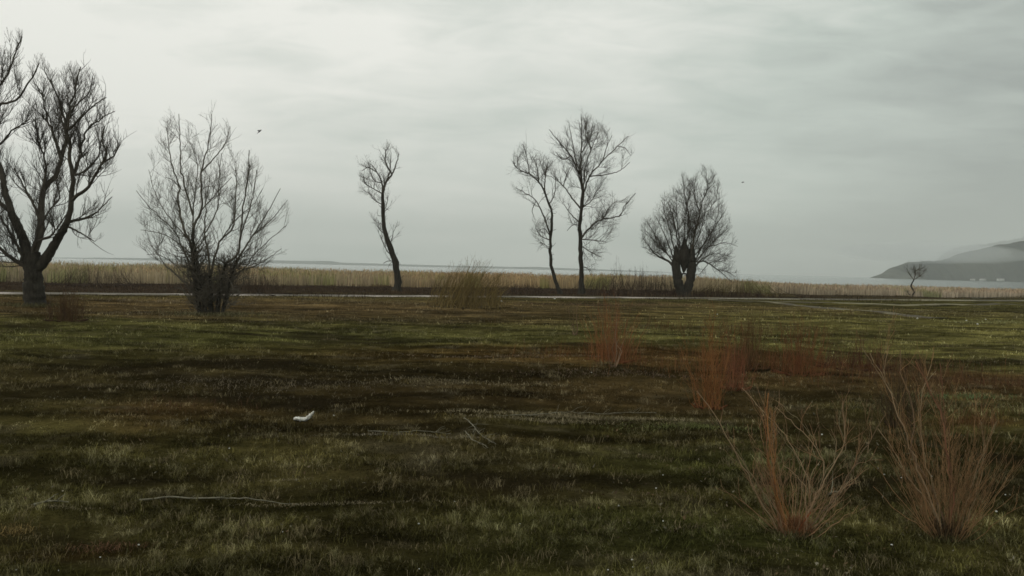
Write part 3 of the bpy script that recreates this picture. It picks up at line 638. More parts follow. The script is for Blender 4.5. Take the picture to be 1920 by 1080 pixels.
tree('bare_tree', 'tallest bare tree right of centre, with a straight trunk and broad fan crown', (1090, 552), 96, (940, 190), 0.3518,
     [([(428, 1012), (427, 940), (424, 860), (420, 740), (418, 640), (428, 560), (436, 480)], 14, 8)],
     [([(436, 480), (425, 400), (425, 280), (428, 180), (425, 65)], 6, 1.5), ([(430, 580), (380, 520), (330, 450), (265, 400)], 5, 1.5), ([(436, 490), (405, 370), (370, 290), (310, 220), (255, 150)], 5, 1.5), ([(440, 490), (470, 400), (540, 320), (620, 240), (675, 185)], 5, 1.5),
      ([(470, 400), (560, 390), (630, 370), (685, 325)], 3.5, 1.4), ([(424, 735), (480, 660), (540, 630), (630, 610), (655, 560), (715, 490)], 6, 1.4), ([(436, 480), (450, 340), (480, 250), (520, 165)], 5, 1.5), ([(425, 400), (395, 300), (375, 200), (360, 120)], 4, 1.4),
      ([(420, 650), (370, 600), (335, 550)], 4, 1.4), ([(424, 735), (490, 740), (560, 750)], 3.5, 1.3), ([(426, 770), (470, 800), (530, 830)], 3, 1.3), ([(428, 570), (480, 530), (510, 470)], 3.5, 1.3), ([(540, 320), (560, 250), (590, 180)], 3, 1.3), ([(480, 250), (450, 180), (455, 100)], 3, 1.3),
      ([(540, 630), (580, 560), (620, 530)], 3, 1.3), ([(425, 280), (470, 200), (490, 110)], 3, 1.3), ([(370, 290), (330, 310), (290, 270)], 3, 1.3), ([(418, 660), (380, 660), (350, 690)], 3, 1.3), ([(427, 880), (460, 890), (480, 930)], 2, 1.2), ([(330, 450), (350, 390), (370, 350)], 3, 1.3), ([(620, 240), (660, 250), (690, 290)], 2.5, 1.2)],
     dict(hull=[(400,950),(380,760),(330,700),(290,560),(220,400),(270,300),(215,160),(260,120),(330,120),(425,40),(500,90),(560,140),(690,150),(705,230),(700,340),(640,410),(560,440),(640,520),(740,460),(680,600),(600,720),(560,800),(500,960)], up=0.16, levels=[(2.3, 0.06, 3.6, 0.027, 3), (3.2, 0.08, 1.8, 0.017, 3), (4.4, 0.1, 0.95, 0.0115, 3)], trunk=1.2, tlen=1.1, ttmin=0.3), group='bare trees by the lake', seed=15, twig=1.2)
# pollard
tree('bare_tree', 'stocky pollarded bare tree with a split hollow trunk and one long drooping branch', (1282, 555), None, (1180, 300), 0.2592,
     [([(380, 992), (368, 940), (352, 880), (342, 810), (332, 740), (320, 690)], (30, 30, 32, 34, 30, 6), 5), ([(410, 992), (420, 940), (436, 880), (448, 805), (458, 740), (470, 690)], (29, 29, 31, 34, 28, 6), 5), ([(394, 815), (395, 785), (396, 745), (392, 700), (398, 640), (400, 560)], (6, 26, 44, 38, 22, 5), 5), ([(352, 770), (350, 730), (342, 680), (335, 620)], (10, 32, 22, 5), 5), ([(440, 770), (446, 730), (452, 690), (462, 620)], (10, 32, 22, 5), 5), ([(395, 992), (394, 955), (396, 915)], 26, 10), ([(362, 838), (392, 822), (432, 830)], 6, 5), ([(420, 735), (430, 690), (432, 640)], 24, 9)],
     [([(322, 775), (280, 730), (200, 690), (140, 620), (95, 560)], 9.8, 1.8), ([(325, 750), (220, 600), (125, 440)], 5.2, 1.5), ([(330, 740), (260, 550), (185, 400)], 5.8, 1.5), ([(345, 720), (290, 500), (235, 290)], 5.8, 1.5), ([(365, 700), (325, 450), (275, 300)], 5.8, 1.5),
      ([(395, 700), (430, 450), (400, 250), (378, 100)], 5.8, 1.5), ([(425, 720), (450, 560), (435, 430), (400, 270)], 5.2, 1.5), ([(440, 720), (470, 550), (510, 380), (522, 310), (562, 215), (553, 60)], 7.5, 1.5), ([(562, 215), (595, 185), (622, 150)], 2.9, 1.2), ([(470, 740), (520, 640), (610, 500), (690, 370)], 5.2, 1.5),
      ([(480, 745), (560, 640), (640, 610), (700, 600), (785, 625)], 4.6, 1.2), ([(465, 790), (510, 735), (570, 745), (640, 795), (745, 885)], 7.5, 1.8), ([(640, 795), (700, 805), (775, 850)], 3.4, 1.2), ([(570, 755), (520, 810), (480, 870)], 2.3, 1.2), ([(570, 745), (640, 730), (720, 760)], 2.9, 1.2),
      ([(380, 700), (350, 500), (340, 250)], 4.6, 1.2), ([(410, 700), (400, 500), (440, 200)], 4.6, 1.2), ([(430, 710), (520, 500), (560, 330)], 4.6, 1.2), ([(450, 720), (570, 560), (640, 400), (650, 230)], 4.6, 1.2), ([(340, 730), (240, 650), (110, 500)], 4.0, 1.2), ([(480, 745), (600, 680), (740, 700)], 3.4, 1.2), ([(510, 380), (470, 250), (480, 120)], 3.4, 1.2), ([(470, 740), (620, 580), (740, 470)], 3.4, 1.2), ([(280, 730), (180, 660), (90, 630)], 3.4, 1.2), ([(450, 560), (500, 450), (620, 300), (640, 180)], 3.4, 1.2)],
     dict(hull=[(330,800),(200,740),(90,640),(75,500),(90,400),(180,350),(240,220),(350,120),(380,60),(440,140),(520,40),(580,20),(650,130),(690,300),(740,430),(800,620),(760,700),(790,900),(640,860),(500,800)], up=0.20, ang=(22, 60), levels=[(4.0, 0.06, 2.7, 0.019, 3), (3.4, 0.08, 1.4, 0.0135, 3), (4.2, 0.10, 0.75, 0.010, 3)], trunk=1.2, tlen=1.0, ttmin=0.5, wander=0.10), group='bare trees by the lake', seed=16, twig=1.15, spread=0.45)
# small far tree on the right, in front of the headland
tree('bare_tree', 'small twisted bare tree alone at the reed edge before the headland', (1711, 556), None, (1400, 400), 0.2778,
     [([(1112, 562), (1130, 530), (1110, 490), (1128, 450)], 6, 4)],
     [([(1128, 450), (1100, 410), (1080, 370)], 2.5, 1.2), ([(1128, 450), (1140, 400), (1130, 350)], 2.5, 1.2), ([(1128, 450), (1170, 420), (1200, 390)], 2.5, 1.2), ([(1112, 555), (1090, 540), (1095, 520)], 3, 2), ([(1130, 400), (1165, 370), (1170, 340)], 3, 2)],
     dict(up=0.15, levels=[(3.6, 0.1, 1.5, 0.022, 3), (3.4, 0.15, 0.9, 0.015, 3), (3.0, 0.1, 0.5, 0.011, 3)], trunk=0), group='bare trees by the lake', seed=17, twig=1.2, mat_c=m_pale)  # paler twig colour stands in for haze on this far crown

# ------------------------------------------------------------------ shrubs
def shrub(name, label, base, wpx, hpx, n, c0, c1, r=0.006, spread=0.5, basew=0.12, arch=0.0, twigs=2.0, twl=0.35, cat='shrub', group=None, seed=1, extra=(), D=None, hpow=0.8):
    """many upright stems out of one stool: thick stems (part) and fine shoots (part)"""
    global rng
    rng = np.random.default_rng(seed)
    g = G(*base)
    if D: rp = P(base[0], base[1], D); g = np.array([rp[0], D, float(height(rp[0], D))])
    ppm = F/g[1]; H = hpx/ppm; Wd = wpx/ppm
    e = empty(name, g, label, cat, group)
    K = 8; s = np.linspace(0, 1, K)
    az = rng.random(n)*2*np.pi; rad = rng.random(n)**0.6*(0.8+0.35*rng.random(n))
    end = np.stack([np.cos(az)*rad*Wd/2, np.sin(az)*rad*Wd/2*0.8, H*np.clip(1.05-0.38*rad**1.6, 0.3, 1)*(0.30+0.75*rng.random(n)**hpow)], -1)
    st = np.stack([np.cos(az)*rad*basew*Wd, np.sin(az)*rad*basew*Wd, np.full(n, -0.03)], -1)
    Pt = st[:, None]*(1-s)[None, :, None]+end[:, None]*s[None, :, None]
    cv = (s*s-s)[None, :, None]*0.28
    Pt[:, :, :2] += cv*end[:, None, :2]
    if arch: Pt[:, :, 0] += arch*H*(s**2.5)[None, :]*(0.4+rng.random(n))[:, None]; Pt[:, :, 2] -= abs(arch)*H*0.25*(s**4)[None, :]
    Pt += np.cumsum(rng.normal(size=(n, K, 3))*H*0.018, axis=1)*(s > 0)[None, :, None]
    R = r*(1-0.72*s)[None, :]*(0.6+0.8*rng.random(n))[:, None]
    big = Bag(); fine = Bag()
    def colr(m): k = rng.random((m, 1)); return (np.array(c0)*(1-k)+np.array(c1)*k)*(0.6+0.7*rng.random((m, 1)))
    Pw = Pt+g
    Pw[..., 2] = np.maximum(Pw[..., 2], g[2]-0.05)
    v_, q_ = tubes(Pw, R, 4); big.add(v_, q_, np.repeat(colr(n), K*4, axis=0))
    a, ra = spawn(Pw, R, twigs*1.5, 0.15, twl, (18, 60), 0.25, 5, 0.22, r*0.6, r*0.28, 0.4)
    v_, q_ = tubes(a, ra, 3); fine.add(v_, q_, np.repeat(colr(len(a)), 15, axis=0))
    a, ra = spawn(a, ra, twigs*1.4, 0.2, twl*0.55, (15, 45), 0.3, 4, 0.15, r*0.4, r*0.22, 0.4)
    v_, q_ = tubes(a, ra, 3); fine.add(v_, q_, np.repeat(colr(len(a)), 12, axis=0))
    big.v += fine.v; big.c += fine.c; big.f += [f + big.n for f in fine.f]
    big.build('crown', m_shoot, e, origin=g)
    az = np.linspace(0, 2*np.pi, 8, endpoint=False); q = max(basew*Wd, 0.03)      # woody stool the stems rise from
    Ps_ = np.stack([np.stack([0.25*q*np.cos(az), 0.25*q*np.sin(az), np.full(8, -0.05)], -1), np.stack([0.9*q*np.cos(az), 0.9*q*np.sin(az), np.full(8, 0.015)+0.02*rng.random(8)], -1), np.stack([1.15*q*np.cos(az), 1.15*q*np.sin(az), np.full(8, 0.05)+0.03*rng.random(8)], -1)], 1)+g
    v_, q_ = tubes(Ps_, np.array([[0.022, 0.018, 0.007]]*8)*(1+q), 5); bb = Bag(); bb.add(v_, q_, np.array(c1)*0.7)
    bb.build('stool', m_shoot, e, origin=g)
    return e
RED0, RED1 = (0.33, 0.140, 0.056), (0.19, 0.080, 0.038)
BR0, BR1 = (0.12, 0.085, 0.045), (0.06, 0.042, 0.025)
shrub('shrub', 'orange-red shrub standing alone below the pair of tall bare trees', (1145, 678), 140, 128, 110, RED0, RED1, 0.0045, seed=21, basew=0.3, twigs=2.6, group='red-stemmed shrubs')
shrub('shrub', 'pale thin tall sapling rising through the lone orange-red shrub', (1150, 690), 34, 150, 5, (0.3, 0.2, 0.13), (0.2, 0.14, 0.09), 0.009, seed=22, twigs=1.2, twl=0.3)
shrub('shrub', 'pale sparse sapling just left of the lone orange-red shrub', (1078, 628), 34, 90, 4, (0.28, 0.19, 0.12), (0.2, 0.14, 0.09), 0.014, seed=23, twigs=1.0, twl=0.5)
shrub('shrub', 'orange shrub with upright stems directly behind the near sparse shrub', (1330, 765), 135, 185, 80, (0.33, 0.155, 0.052), RED1, 0.004, seed=24, basew=0.22, twigs=2.4, group='red-stemmed shrubs')
shrub('shrub', 'low pinkish red shrub squeezed against the right side of the upright orange shrub', (1378, 730), 90, 105, 60, (0.28, 0.115, 0.066), RED1, 0.004, seed=25, basew=0.3, twigs=2.6, group='red-stemmed shrubs')
shrub('shrub', 'brownish loose shrub behind the low pinkish red shrub', (1400, 690), 120, 100, 80, (0.14, 0.085, 0.035), (0.11, 0.06, 0.03), 0.007, seed=26, basew=0.35, twigs=2.2, group='red-stemmed shrubs')
shrub('shrub', 'dark rust-red shrub between the brownish loose shrub and the low dark thicket', (1497, 702), 115, 112, 85, (0.23, 0.095, 0.040), (0.15, 0.062, 0.030), 0.0048, seed=27, basew=0.4, twigs=2.6, group='red-stemmed shrubs')
shrub('shrub', 'low dark reddish thicket to the left of the big dense shrub tops', (1600, 690), 130, 66, 70, (0.11, 0.045, 0.028), (0.07, 0.035, 0.022), 0.006, seed=28, basew=0.5, twigs=2.2, group='red-stemmed shrubs')
shrub('shrub', 'dull brown shrub half hidden behind the dense right-hand shrub', (1685, 800), 120, 160, 70, BR0, BR1, 0.006, seed=29, basew=0.2, twigs=2.2)
shrub('shrub', 'brown knee-high bush in front of the path beside the big left tree', (125, 602), 90, 62, 130, (0.12, 0.07, 0.035), (0.07, 0.042, 0.026), 0.009, seed=30, basew=0.4, twigs=2.0)
shrub('shrub', 'green-brown arching willow bush standing before the path near the middle', (872, 576), 150, 92, 360, (0.24, 0.175, 0.065), (0.13, 0.098, 0.045), 0.012, seed=31, basew=0.5, arch=0.22, twigs=1.6, twl=0.5)
shrub('shrub', 'yellowish rounded bush beyond the path under the drooping branch', (1385, 553), 130, 34, 260, (0.17, 0.135, 0.05), (0.10, 0.080, 0.035), 0.014, seed=32, basew=0.8, twigs=2.0)
for i, (bx, by, ww, hh_, nn, lab) in enumerate([
    (1135, 548, 110, 34, 160, 'low brown twiggy bush beside the foot of the tallest tree'),
    (1158, 550, 34, 66, 26, 'tall narrow grey-brown clump of saplings right of the tallest tree'),
    (1205, 550, 80, 52, 110, 'brown bush with upright saplings midway to the pollarded tree'),
    (1245, 551, 60, 38, 90, 'small brown bush touching the left side of the pollarded tree'),
    (985, 543, 100, 10, 120, 'flat dark bush left of the slim curved tree'),
    (180, 535, 130, 40, 120, 'grey-brown bush behind the big left tree'),
    (470, 552, 110, 55, 120, 'reddish brown bush behind the right foot of the multi-stemmed tree'),
    (1560, 552, 90, 14, 100, 'dark low bush by the reeds left of the small lone tree')]):
    shrub('shrub', lab, (bx, by), ww, hh_, nn, (0.085, 0.058, 0.038), (0.05, 0.036, 0.026), 0.014, seed=40+i, basew=0.7, twigs=1.6, twl=0.6, group='brown bushes along the path')

def traced_shrub(label, base, off_, k_, stems, n_fill, wpx, hpx, c0, c1, seed, fine_c, tw=3.0):
    global rng
    rng = np.random.default_rng(seed)
    g = G(*base); Y = g[1]; ppm = F/Y
    e = empty('shrub', g, label, 'shrub')
    Ps, Rs = [], []
    more = []
    for (pts, r0, r1, cc) in stems:                              # companions of each stem, as coppice shoots grow
        more.append((pts, r0*(0.6 if cc[0] > 2.3*cc[1]*0.9 else 1), r1, cc))
        for _ in range(4 if cc[0] > 2.0*cc[1] else 1):
            cut = max(2, len(pts)-rng.integers(0, 2)); jt = rng.normal(size=(cut, 2))*np.linspace(3, 17, cut)[:, None]
            if cc[0] > 2.0*cc[1]: jt *= 1.5; jt[0] += rng.normal(size=2)*8
            more.append(([(a+d_[0], b_+d_[1]) for (a, b_), d_ in zip(pts[:cut], jt)], r0*0.42, r1*0.6, tuple(np.array(cc)*(0.6+0.5*rng.random())*np.array([0.9, 1.05, 1.05]))))
    for (pts, r0, r1, cc) in more:
        q = [(off_[0]+a*k_, off_[1]+b_*k_) for a, b_ in pts]
        start = q[0]; dstart = 0.0
        W, R = limb(q, Y+rng.uniform(-0.06, 0.06), ppm, r0*0.60, r1*0.80, rng.uniform(-0.35, 0.35), 18, 0.017)
        if abs(start[1]-base[1]) < 45: W[0, 2] = g[2]-0.02
        elif Ps:
            A = np.vstack(Ps); j = int(np.argmin((A[:, 0]-W[0, 0])**2+(A[:, 2]-W[0, 2])**2)); W += A[j]-W[0]
        v_, q_ = tubes(W[None], R[None], 6)
        bg_ = Bag(); bg_.add(v_, q_, np.array(cc)*(0.85+0.3*rng.random((len(v_), 1)))); bg_.build('stem', m_shoot, e, origin=g)
        Ps.append(W); Rs.append(R)
    fine = Bag()
    def colr(m): k = rng.random((m, 1)); return (np.array(c0)*(1-k)+np.array(c1)*k)*(0.6+0.7*rng.random((m, 1)))
    Pp = np.array(Ps); Rp = np.array(Rs)
    a, ra = spawn(Pp, Rp, tw*2.0, 0.12, 0.36, (18, 50), 0.22, 6, 0.16, 0.0028, 0.0013, 0.3)
    v_, q_ = tubes(a, ra, 3); fine.add(v_, q_, np.repeat(colr(len(a)), 18, axis=0))
    a, ra = spawn(a, ra, 6.0, 0.15, 0.20, (15, 42), 0.25, 5, 0.12, 0.0026, 0.0012, 0.3)
    v_, q_ = tubes(a, ra, 3); fine.add(v_, q_, np.repeat(colr(len(a)), 15, axis=0))
    # fill shoots from the stool
    n = n_fill; K = 9; s = np.linspace(0, 1, K); H = hpx/ppm; Wd = wpx/ppm
    az = rng.random(n)*2*np.pi; rad = np.sqrt(rng.random(n)); hh_ = H*(0.3+0.7*rng.random(n))*(1-0.3*rad)
    end = np.stack([np.cos(az)*rad*Wd/2, np.sin(az)*rad*Wd/2, hh_], -1); st = np.stack([np.cos(az)*rad*Wd*0.10, np.sin(az)*rad*Wd*0.10, np.full(n, -0.03)], -1)
    Pt = st[:, None]*(1-s)[None, :, None]+end[:, None]*s[None, :, None]
    Pt += np.cumsum(rng.normal(size=(n, K, 3))*H*0.010, axis=1)*(s > 0)[None, :, None]; Pt += g
    R = 0.0034*(1-0.7*s)[None, :]*(0.5+0.8*rng.random(n))[:, None]
    v_, q_ = tubes(Pt, R, 4); fine.add(v_, q_, np.repeat(colr(n), K*4, axis=0))
    a, ra = spawn(Pt, R, 4.0, 0.3, 0.28, (15, 45), 0.3, 5, 0.12, 0.0026, 0.0012, 0.3)
    v_, q_ = tubes(a, ra, 3); fine.add(v_, q_, np.repeat(colr(len(a)), 15, axis=0))
    # short stubs and dead leaves caught at the foot
    n = 260; K = 4; s = np.linspace(0, 1, K)
    az = rng.random(n)*2*np.pi; rr = rng.random(n)*0.16
    st = np.stack([np.cos(az)*rr, np.sin(az)*rr*0.7, np.full(n, -0.01)], -1)
    end = st+np.stack([rng.normal(size=n)*0.06, rng.normal(size=n)*0.06, 0.05+0.16*rng.random(n)], -1)
    Pt = st[:, None]*(1-s)[None, :, None]+end[:, None]*s[None, :, None]+g
    v_, q_ = tubes(Pt, 0.005*(1-0.6*s)[None, :]*np.ones((n, 1)), 3); fine.add(v_, q_, np.repeat(np.array(fine_c)*(0.4+0.9*rng.random((n, 1))), K*3, axis=0))
    fine.build('crown', m_shoot, e, origin=g)
    return e
OR = (0.36, 0.165, 0.065); GY = (0.34, 0.24, 0.145); PK = (0.30, 0.145, 0.085)
traced_shrub('sparse near shrub of thin spreading stems with one orange stem and an orange foot', (1490, 1000), (1380, 680), 1/3,
    [([(245, 955), (130, 750), (20, 545), (-130, 280), (-220, 160)], 2.0, 0.8, GY), ([(262, 880), (130, 690), (0, 500)], 1.4, 0.6, GY),
     ([(290, 930), (230, 720), (205, 560), (185, 420), (176, 280), (182, 170)], 3.2, 1.2, OR), ([(275, 925), (240, 800), (200, 640), (170, 430), (165, 250)], 2.4, 1.0, (0.27, 0.11, 0.045)), ([(310, 900), (255, 745), (215, 620), (220, 430), (200, 300)], 1.8, 0.8, OR),
     ([(360, 940), (425, 805), (520, 620), (600, 480), (608, 360), (600, 225)], 2.6, 1.0, GY), ([(425, 805), (400, 700), (330, 610), (270, 565)], 1.5, 0.7, GY), ([(430, 780), (420, 690), (345, 520), (215, 340), (40, 150)], 1.8, 0.7, GY),
     ([(505, 640), (500, 540), (400, 400), (230, 240)], 1.6, 0.7, GY), ([(390, 950), (470, 860), (640, 630), (740, 470), (845, 285)], 2.2, 0.8, (0.19, 0.13, 0.08)), ([(740, 470), (748, 385)], 1.2, 0.7, GY), ([(400, 955), (480, 885), (550, 785), (650, 650)], 1.6, 0.8, GY),
     ([(420, 690), (440, 620), (480, 560)], 1.1, 0.6, GY), ([(350, 950), (385, 890), (420, 840)], 3.5, 2, (0.30, 0.10, 0.045)), ([(560, 560), (575, 450), (545, 370)], 1.2, 0.6, GY), ([(345, 700), (345, 800), (350, 930)], 1.1, 0.9, GY)],
    46, 290, 230, (0.38, 0.22, 0.12), (0.22, 0.15, 0.09), 71, (0.27, 0.135, 0.065), 2.2)
traced_shrub('tall dense near shrub at the right edge with one reddish stem and a dark foot', (1775, 1008), (1620, 640), 0.3704,
    [([(400, 970), (370, 880), (280, 650), (180, 400), (115, 220), (30, 60)], 3.0, 0.9, GY), ([(385, 960), (350, 850), (250, 720), (130, 520), (70, 440)], 2.0, 0.8, GY), ([(410, 975), (395, 870), (330, 730), (240, 540), (250, 380), (200, 180), (185, 40)], 2.6, 0.8, (0.2, 0.13, 0.08)),
     ([(430, 980), (450, 800), (445, 710), (428, 600), (410, 470), (400, 370), (330, 250), (260, 100)], 3.4, 1.0, PK), ([(420, 980), (440, 790), (415, 500), (400, 300), (385, 110)], 2.0, 0.8, (0.2, 0.1, 0.06)), ([(470, 985), (540, 860), (590, 660), (605, 500), (590, 400)], 2.2, 0.8, GY),
     ([(480, 985), (520, 820), (580, 620), (660, 420)], 1.8, 0.7, GY), ([(450, 980), (500, 800), (520, 600), (530, 400)], 1.8, 0.7, (0.16, 0.1, 0.05)), ([(115, 220), (110, 130), (135, 20)], 1.2, 0.6, GY), ([(120, 240), (60, 150), (0, 60)], 1.2, 0.6, GY), ([(400, 970), (370, 800), (300, 560), (290, 300), (340, 120)], 2.0, 0.8, GY)],
    115, 270, 320, (0.36, 0.20, 0.10), (0.19, 0.13, 0.065), 72, (0.10, 0.07, 0.04), 3.4)

# ------------------------------------------------------------------ small things
rng = np.random.default_rng(99)
# white plastic scrap
g = G(570, 789); ppm = F/g[1]
m_white = mat_noise('white_plastic', (0.50, 0.48, 0.40), (0.86, 0.86, 0.80), 22, 0.45, 0.5, 0.6, 0.01)
out_ = np.array([(-19, 1, 4), (-12, 3, 6), (-4, 1.5, 6.5), (4, 2.5, 7), (10, 7, 6), (15, 12, 4.5), (18, 17, 2)], float)   # crescent: x, height, thickness in px
cv = catmull(out_, 26)
Pt = np.stack([cv[:, 0]/ppm, 0.02*np.sin(cv[:, 0]/5), cv[:, 1]/ppm+0.012], -1)+g
rad = cv[:, 2]/2/ppm
v_, q_ = tubes(Pt[None], rad[None], 16)
n_ = len(v_); ringc = np.repeat(Pt, 16, axis=0); dv = v_-ringc
cr_ = 1+0.6*np.sin(np.arange(n_)*2.4+1.0)*rng.random(n_); cr_ *= 0.8+0.35*np.repeat(rng.random(26), 16)
v_ = ringc+dv*cr_[:, None]*np.array([1, 1.6, 1])
caps = [np.array([np.arange(16)[::-1]]), np.array([np.arange(16)+n_-16])]
sc_o = mesh_obj('plastic_scrap', v_, [q_]+caps, m_white, origin=g, smooth=False)
tag(sc_o, 'crumpled white plastic scrap curving up at its right end on dark grass', 'litter')

# fallen sticks
m_stick = mat_noise('bleached_wood', (0.07, 0.065, 0.045), (0.30, 0.28, 0.20), 9, 0.8, 0.2, 0.5, 0.01)
def stick(pts, r, label, seed, side=3):
    global rng
    rng = np.random.default_rng(seed)
    W = np.array([G(*p) for p in pts]); W = catmull(W, 26)
    W[:, 1] += (fbm(W[:, 0], W[:, 1], 0.25, 3, seed)-0.5)*0.10
    W[:, 2] = height(W[:, 0], W[:, 1])+r-0.012+0.060*fbm(W[:, 0], W[:, 1], 0.22, 3, seed+1, 0.6)
    s = np.linspace(0, 1, 26); R = r*(1-0.6*s)*(1+0.12*rng.normal(size=26))
    v_, q_ = tubes(W[None], R[None], 7); bb = Bag(); bb.add(v_, q_)
    a, ra = spawn(W[None], R[None], side, 0.2, 0.3, (20, 50), 0.02, 5, 0.15, r*0.5, r*0.15, 0.3)
    a[:, :, 2] = np.maximum(a[:, :, 2], height(a[:, :, 0], a[:, :, 1])+r*0.5)
    v_, q_ = tubes(a, ra, 4); bb.add(v_, q_); tag(bb.build('fallen_stick', m_stick, None, origin=W[0]), label, 'stick', 'fallen sticks')
stick([(262, 942), (350, 937), (430, 938), (500, 945), (560, 948)], 0.009, 'long straight pale stick lying in the near grass at lower left', 81)
stick([(62, 953), (90, 948), (128, 946)], 0.013, 'short pale stick near the left edge beside a bare dark patch', 82)
stick([(690, 812), (760, 812), (845, 815)], 0.007, 'thin pale stick left of the curled brush heap in mid meadow', 83)
stick([(930, 782), (1020, 780), (1120, 777), (1230, 776)], 0.007, 'long thin stick along the green ridge of grass in mid meadow', 84)
stick([(870, 788), (885, 800), (905, 822), (930, 838)], 0.008, 'curved grey stick of the small brush heap in mid meadow', 85, 6)
stick([(872, 812), (890, 830), (915, 842)], 0.007, 'short bent grey stick crossing the small brush heap', 86, 6)
stick([(1555, 932), (1565, 928), (1580, 929)], 0.012, 'short pale twig on the right side of the sparse near shrub foot', 87, 2)
stick([(1838, 556), (1868, 553), (1915, 556)], 0.09, 'pale driftwood trunk lying by the reeds at the far right', 88, 0.5)
stick([(1822, 560), (1860, 559), (1918, 562)], 0.07, 'second paler driftwood trunk just before the far right driftwood', 89, 0.5)

# pale specks: pebbles and daisies of the meadow
m_peb = mat_noise('pale_stone', (0.55, 0.56, 0.52), (0.80, 0.80, 0.75), 30, 0.6, 0.3, 0.3, 0.005)
import bmesh
bm = bmesh.new(); bmesh.ops.create_icosphere(bm, subdivisions=2, radius=1.0)
for vtx in bm.verts:
    p = vtx.co; k_ = 1+0.16*math.sin(p.x*3.1+1)*math.cos(p.y*2.7)+0.10*math.sin(p.z*4+p.x*2); vtx.co = Vector((p.x*1.15*k_, p.y*0.9*k_, p.z*0.65*k_))
me = bpy.data.meshes.new('pebble'); bm.to_mesh(me); bm.free(); me.materials.append(m_peb)
for pl in me.polygons: pl.use_smooth = True
SPECKS = [(785, 985, 2.4), (1230, 918, 2.2), (1160, 951, 2.4), (1185, 1053, 2.6), (1187, 1067, 2.6), (1243, 893, 1.6), (1243, 980, 2.2), (626, 781, 2.2), (430, 843, 2.0), (260, 1025, 2.6), (188, 1048, 2.0),
          (1672, 1025, 3.0), (1868, 962, 2.8), (1541, 817, 2.6), (1746, 896, 2.8), (1109, 700, 1.6), (1720, 598, 2.2), (1812, 602, 2.0), (1833, 609, 2.6), (1848, 600, 1.8), (1646, 880, 2), (1658, 892, 2), (1690, 898, 1.6), (1885, 930, 1.8), (853, 943, 1.8), (786, 1070, 2), (1140, 1072, 2.2),
          (30, 1072, 2.2), (110, 1073, 1.8), (620, 902, 1.4), (530, 1000, 1.5), (975, 985, 1.5), (1345, 590, 1.4), (940, 566, 2.6), (1040, 561, 2.2)]
SPL = {(626, 781): 'small whitish pebble just right of the white plastic scrap', (1109, 700): 'small whitish pebble at the left foot of the lone orange-red shrub', (1541, 817): 'small whitish pebble seen between the spreading stems of the sparse near shrub',
       (1746, 896): 'small whitish pebble seen against the stems of the tall dense near shrub', (1868, 962): 'small whitish pebble right of the foot of the tall dense near shrub', (1672, 1025): 'whitish pebble between the feet of the two near shrubs, nearer the camera',
       (1345, 590): 'tiny pale pebble above the tops of the orange shrub, near the path', (940, 566): 'whitish pebble beside the path, right of the arching willow bush', (1040, 561): 'whitish pebble beside the path under the slim curved tree',
       (1230, 918): 'whitish pebble in dark grass, first one left of the sparse near shrub foot', (430, 843): 'small whitish pebble left of and nearer than the white plastic scrap', (1720, 598): 'small whitish pebble on the bright green grass below the small lone tree'}
for i, (a, b_, r) in enumerate(SPECKS):
    g = G(a, b_); rr = r/(F/g[1])*0.75
    o = bpy.data.objects.new('pebble', me); col.objects.link(o); o.location = g+np.array([0, 0, rr*0.5+0.012]); o.scale = (rr, rr, rr); o.rotation_euler = (0, 0, i*1.3)
    tag(o, SPL.get((a, b_), 'small whitish pebble lying in open grass away from any shrub or litter'), 'pebble', 'whitish pebbles scattered over the meadow')

# birds
m_bird = mat_noise('dark_plumage', (0.03, 0.03, 0.03), (0.07, 0.065, 0.06), 20, 0.8, 0.2, 0)
def bird(px, py, Y, span, tilt, label):
    o_ = P(px, py, Y)
    K = 12; s = np.linspace(-1, 1, K)
    body = np.stack([np.zeros(K), s*0.16, np.zeros(K)], -1); R = 0.045*np.sqrt(np.clip(1-(s*0.97)**2, 0.01, 1))
    # body as a ring tube along x, wings as tapered sheets with thickness growing out of it
    T_ = body[:, [1, 0, 2]]
    v1, q1 = tubes(T_[None], R[None], 8)
    bb = Bag(); bb.add(v1, q1)
    for sg in (-1, 1):
        k = 7; t_ = np.linspace(0, 1, k); yy = sg*(0.02+t_*span/2); zz = 0.28*span*np.sin(t_*1.5)*0.5; ch = 0.09*(1-t_**2*0.85)
        xo = 0.02-0.08*t_
        top = [np.stack([xo+ch*0.6, yy, zz+0.006], -1), np.stack([xo-ch*0.6, yy, zz+0.006], -1), np.stack([xo-ch*0.6, yy, zz-0.006], -1), np.stack([xo+ch*0.6, yy, zz-0.006], -1)]
        v2 = np.stack(top, 1).reshape(-1, 3)
        q2 = np.array([[i*4+j, i*4+(j+1) % 4, i*4+4+(j+1) % 4, i*4+4+j] for i in range(k-1) for j in range(4)])
        bb.add(v2, q2); bb.add(np.stack([r_[-1] for r_ in top]), np.array([[0, 1, 2, 3]]))
    tl = np.array([(-0.13, -0.02, 0.006), (-0.13, 0.02, 0.006), (-0.25, 0.045, 0.004), (-0.25, -0.045, 0.004), (-0.13, -0.02, -0.006), (-0.13, 0.02, -0.006), (-0.25, 0.045, -0.002), (-0.25, -0.045, -0.002)])
    bb.add(tl, np.array([[0, 1, 2, 3], [7, 6, 5, 4], [0, 3, 7, 4], [1, 5, 6, 2], [2, 6, 7, 3]]))
    o = bb.build('bird', m_bird, None, origin=(0, 0, 0)); o.location = o_; o.rotation_euler = (math.radians(tilt), 0, math.radians(80))
    o.rotation_euler = (0, math.radians(-tilt), 0)
    tag(o, label, 'bird')
bird(487, 246, 62, 0.5, 42, 'small dark bird flying in the open sky right of the multi-stemmed tree')
bird(1393, 342, 110, 0.7, 15, 'tiny dark bird in the sky right of the pollarded tree')

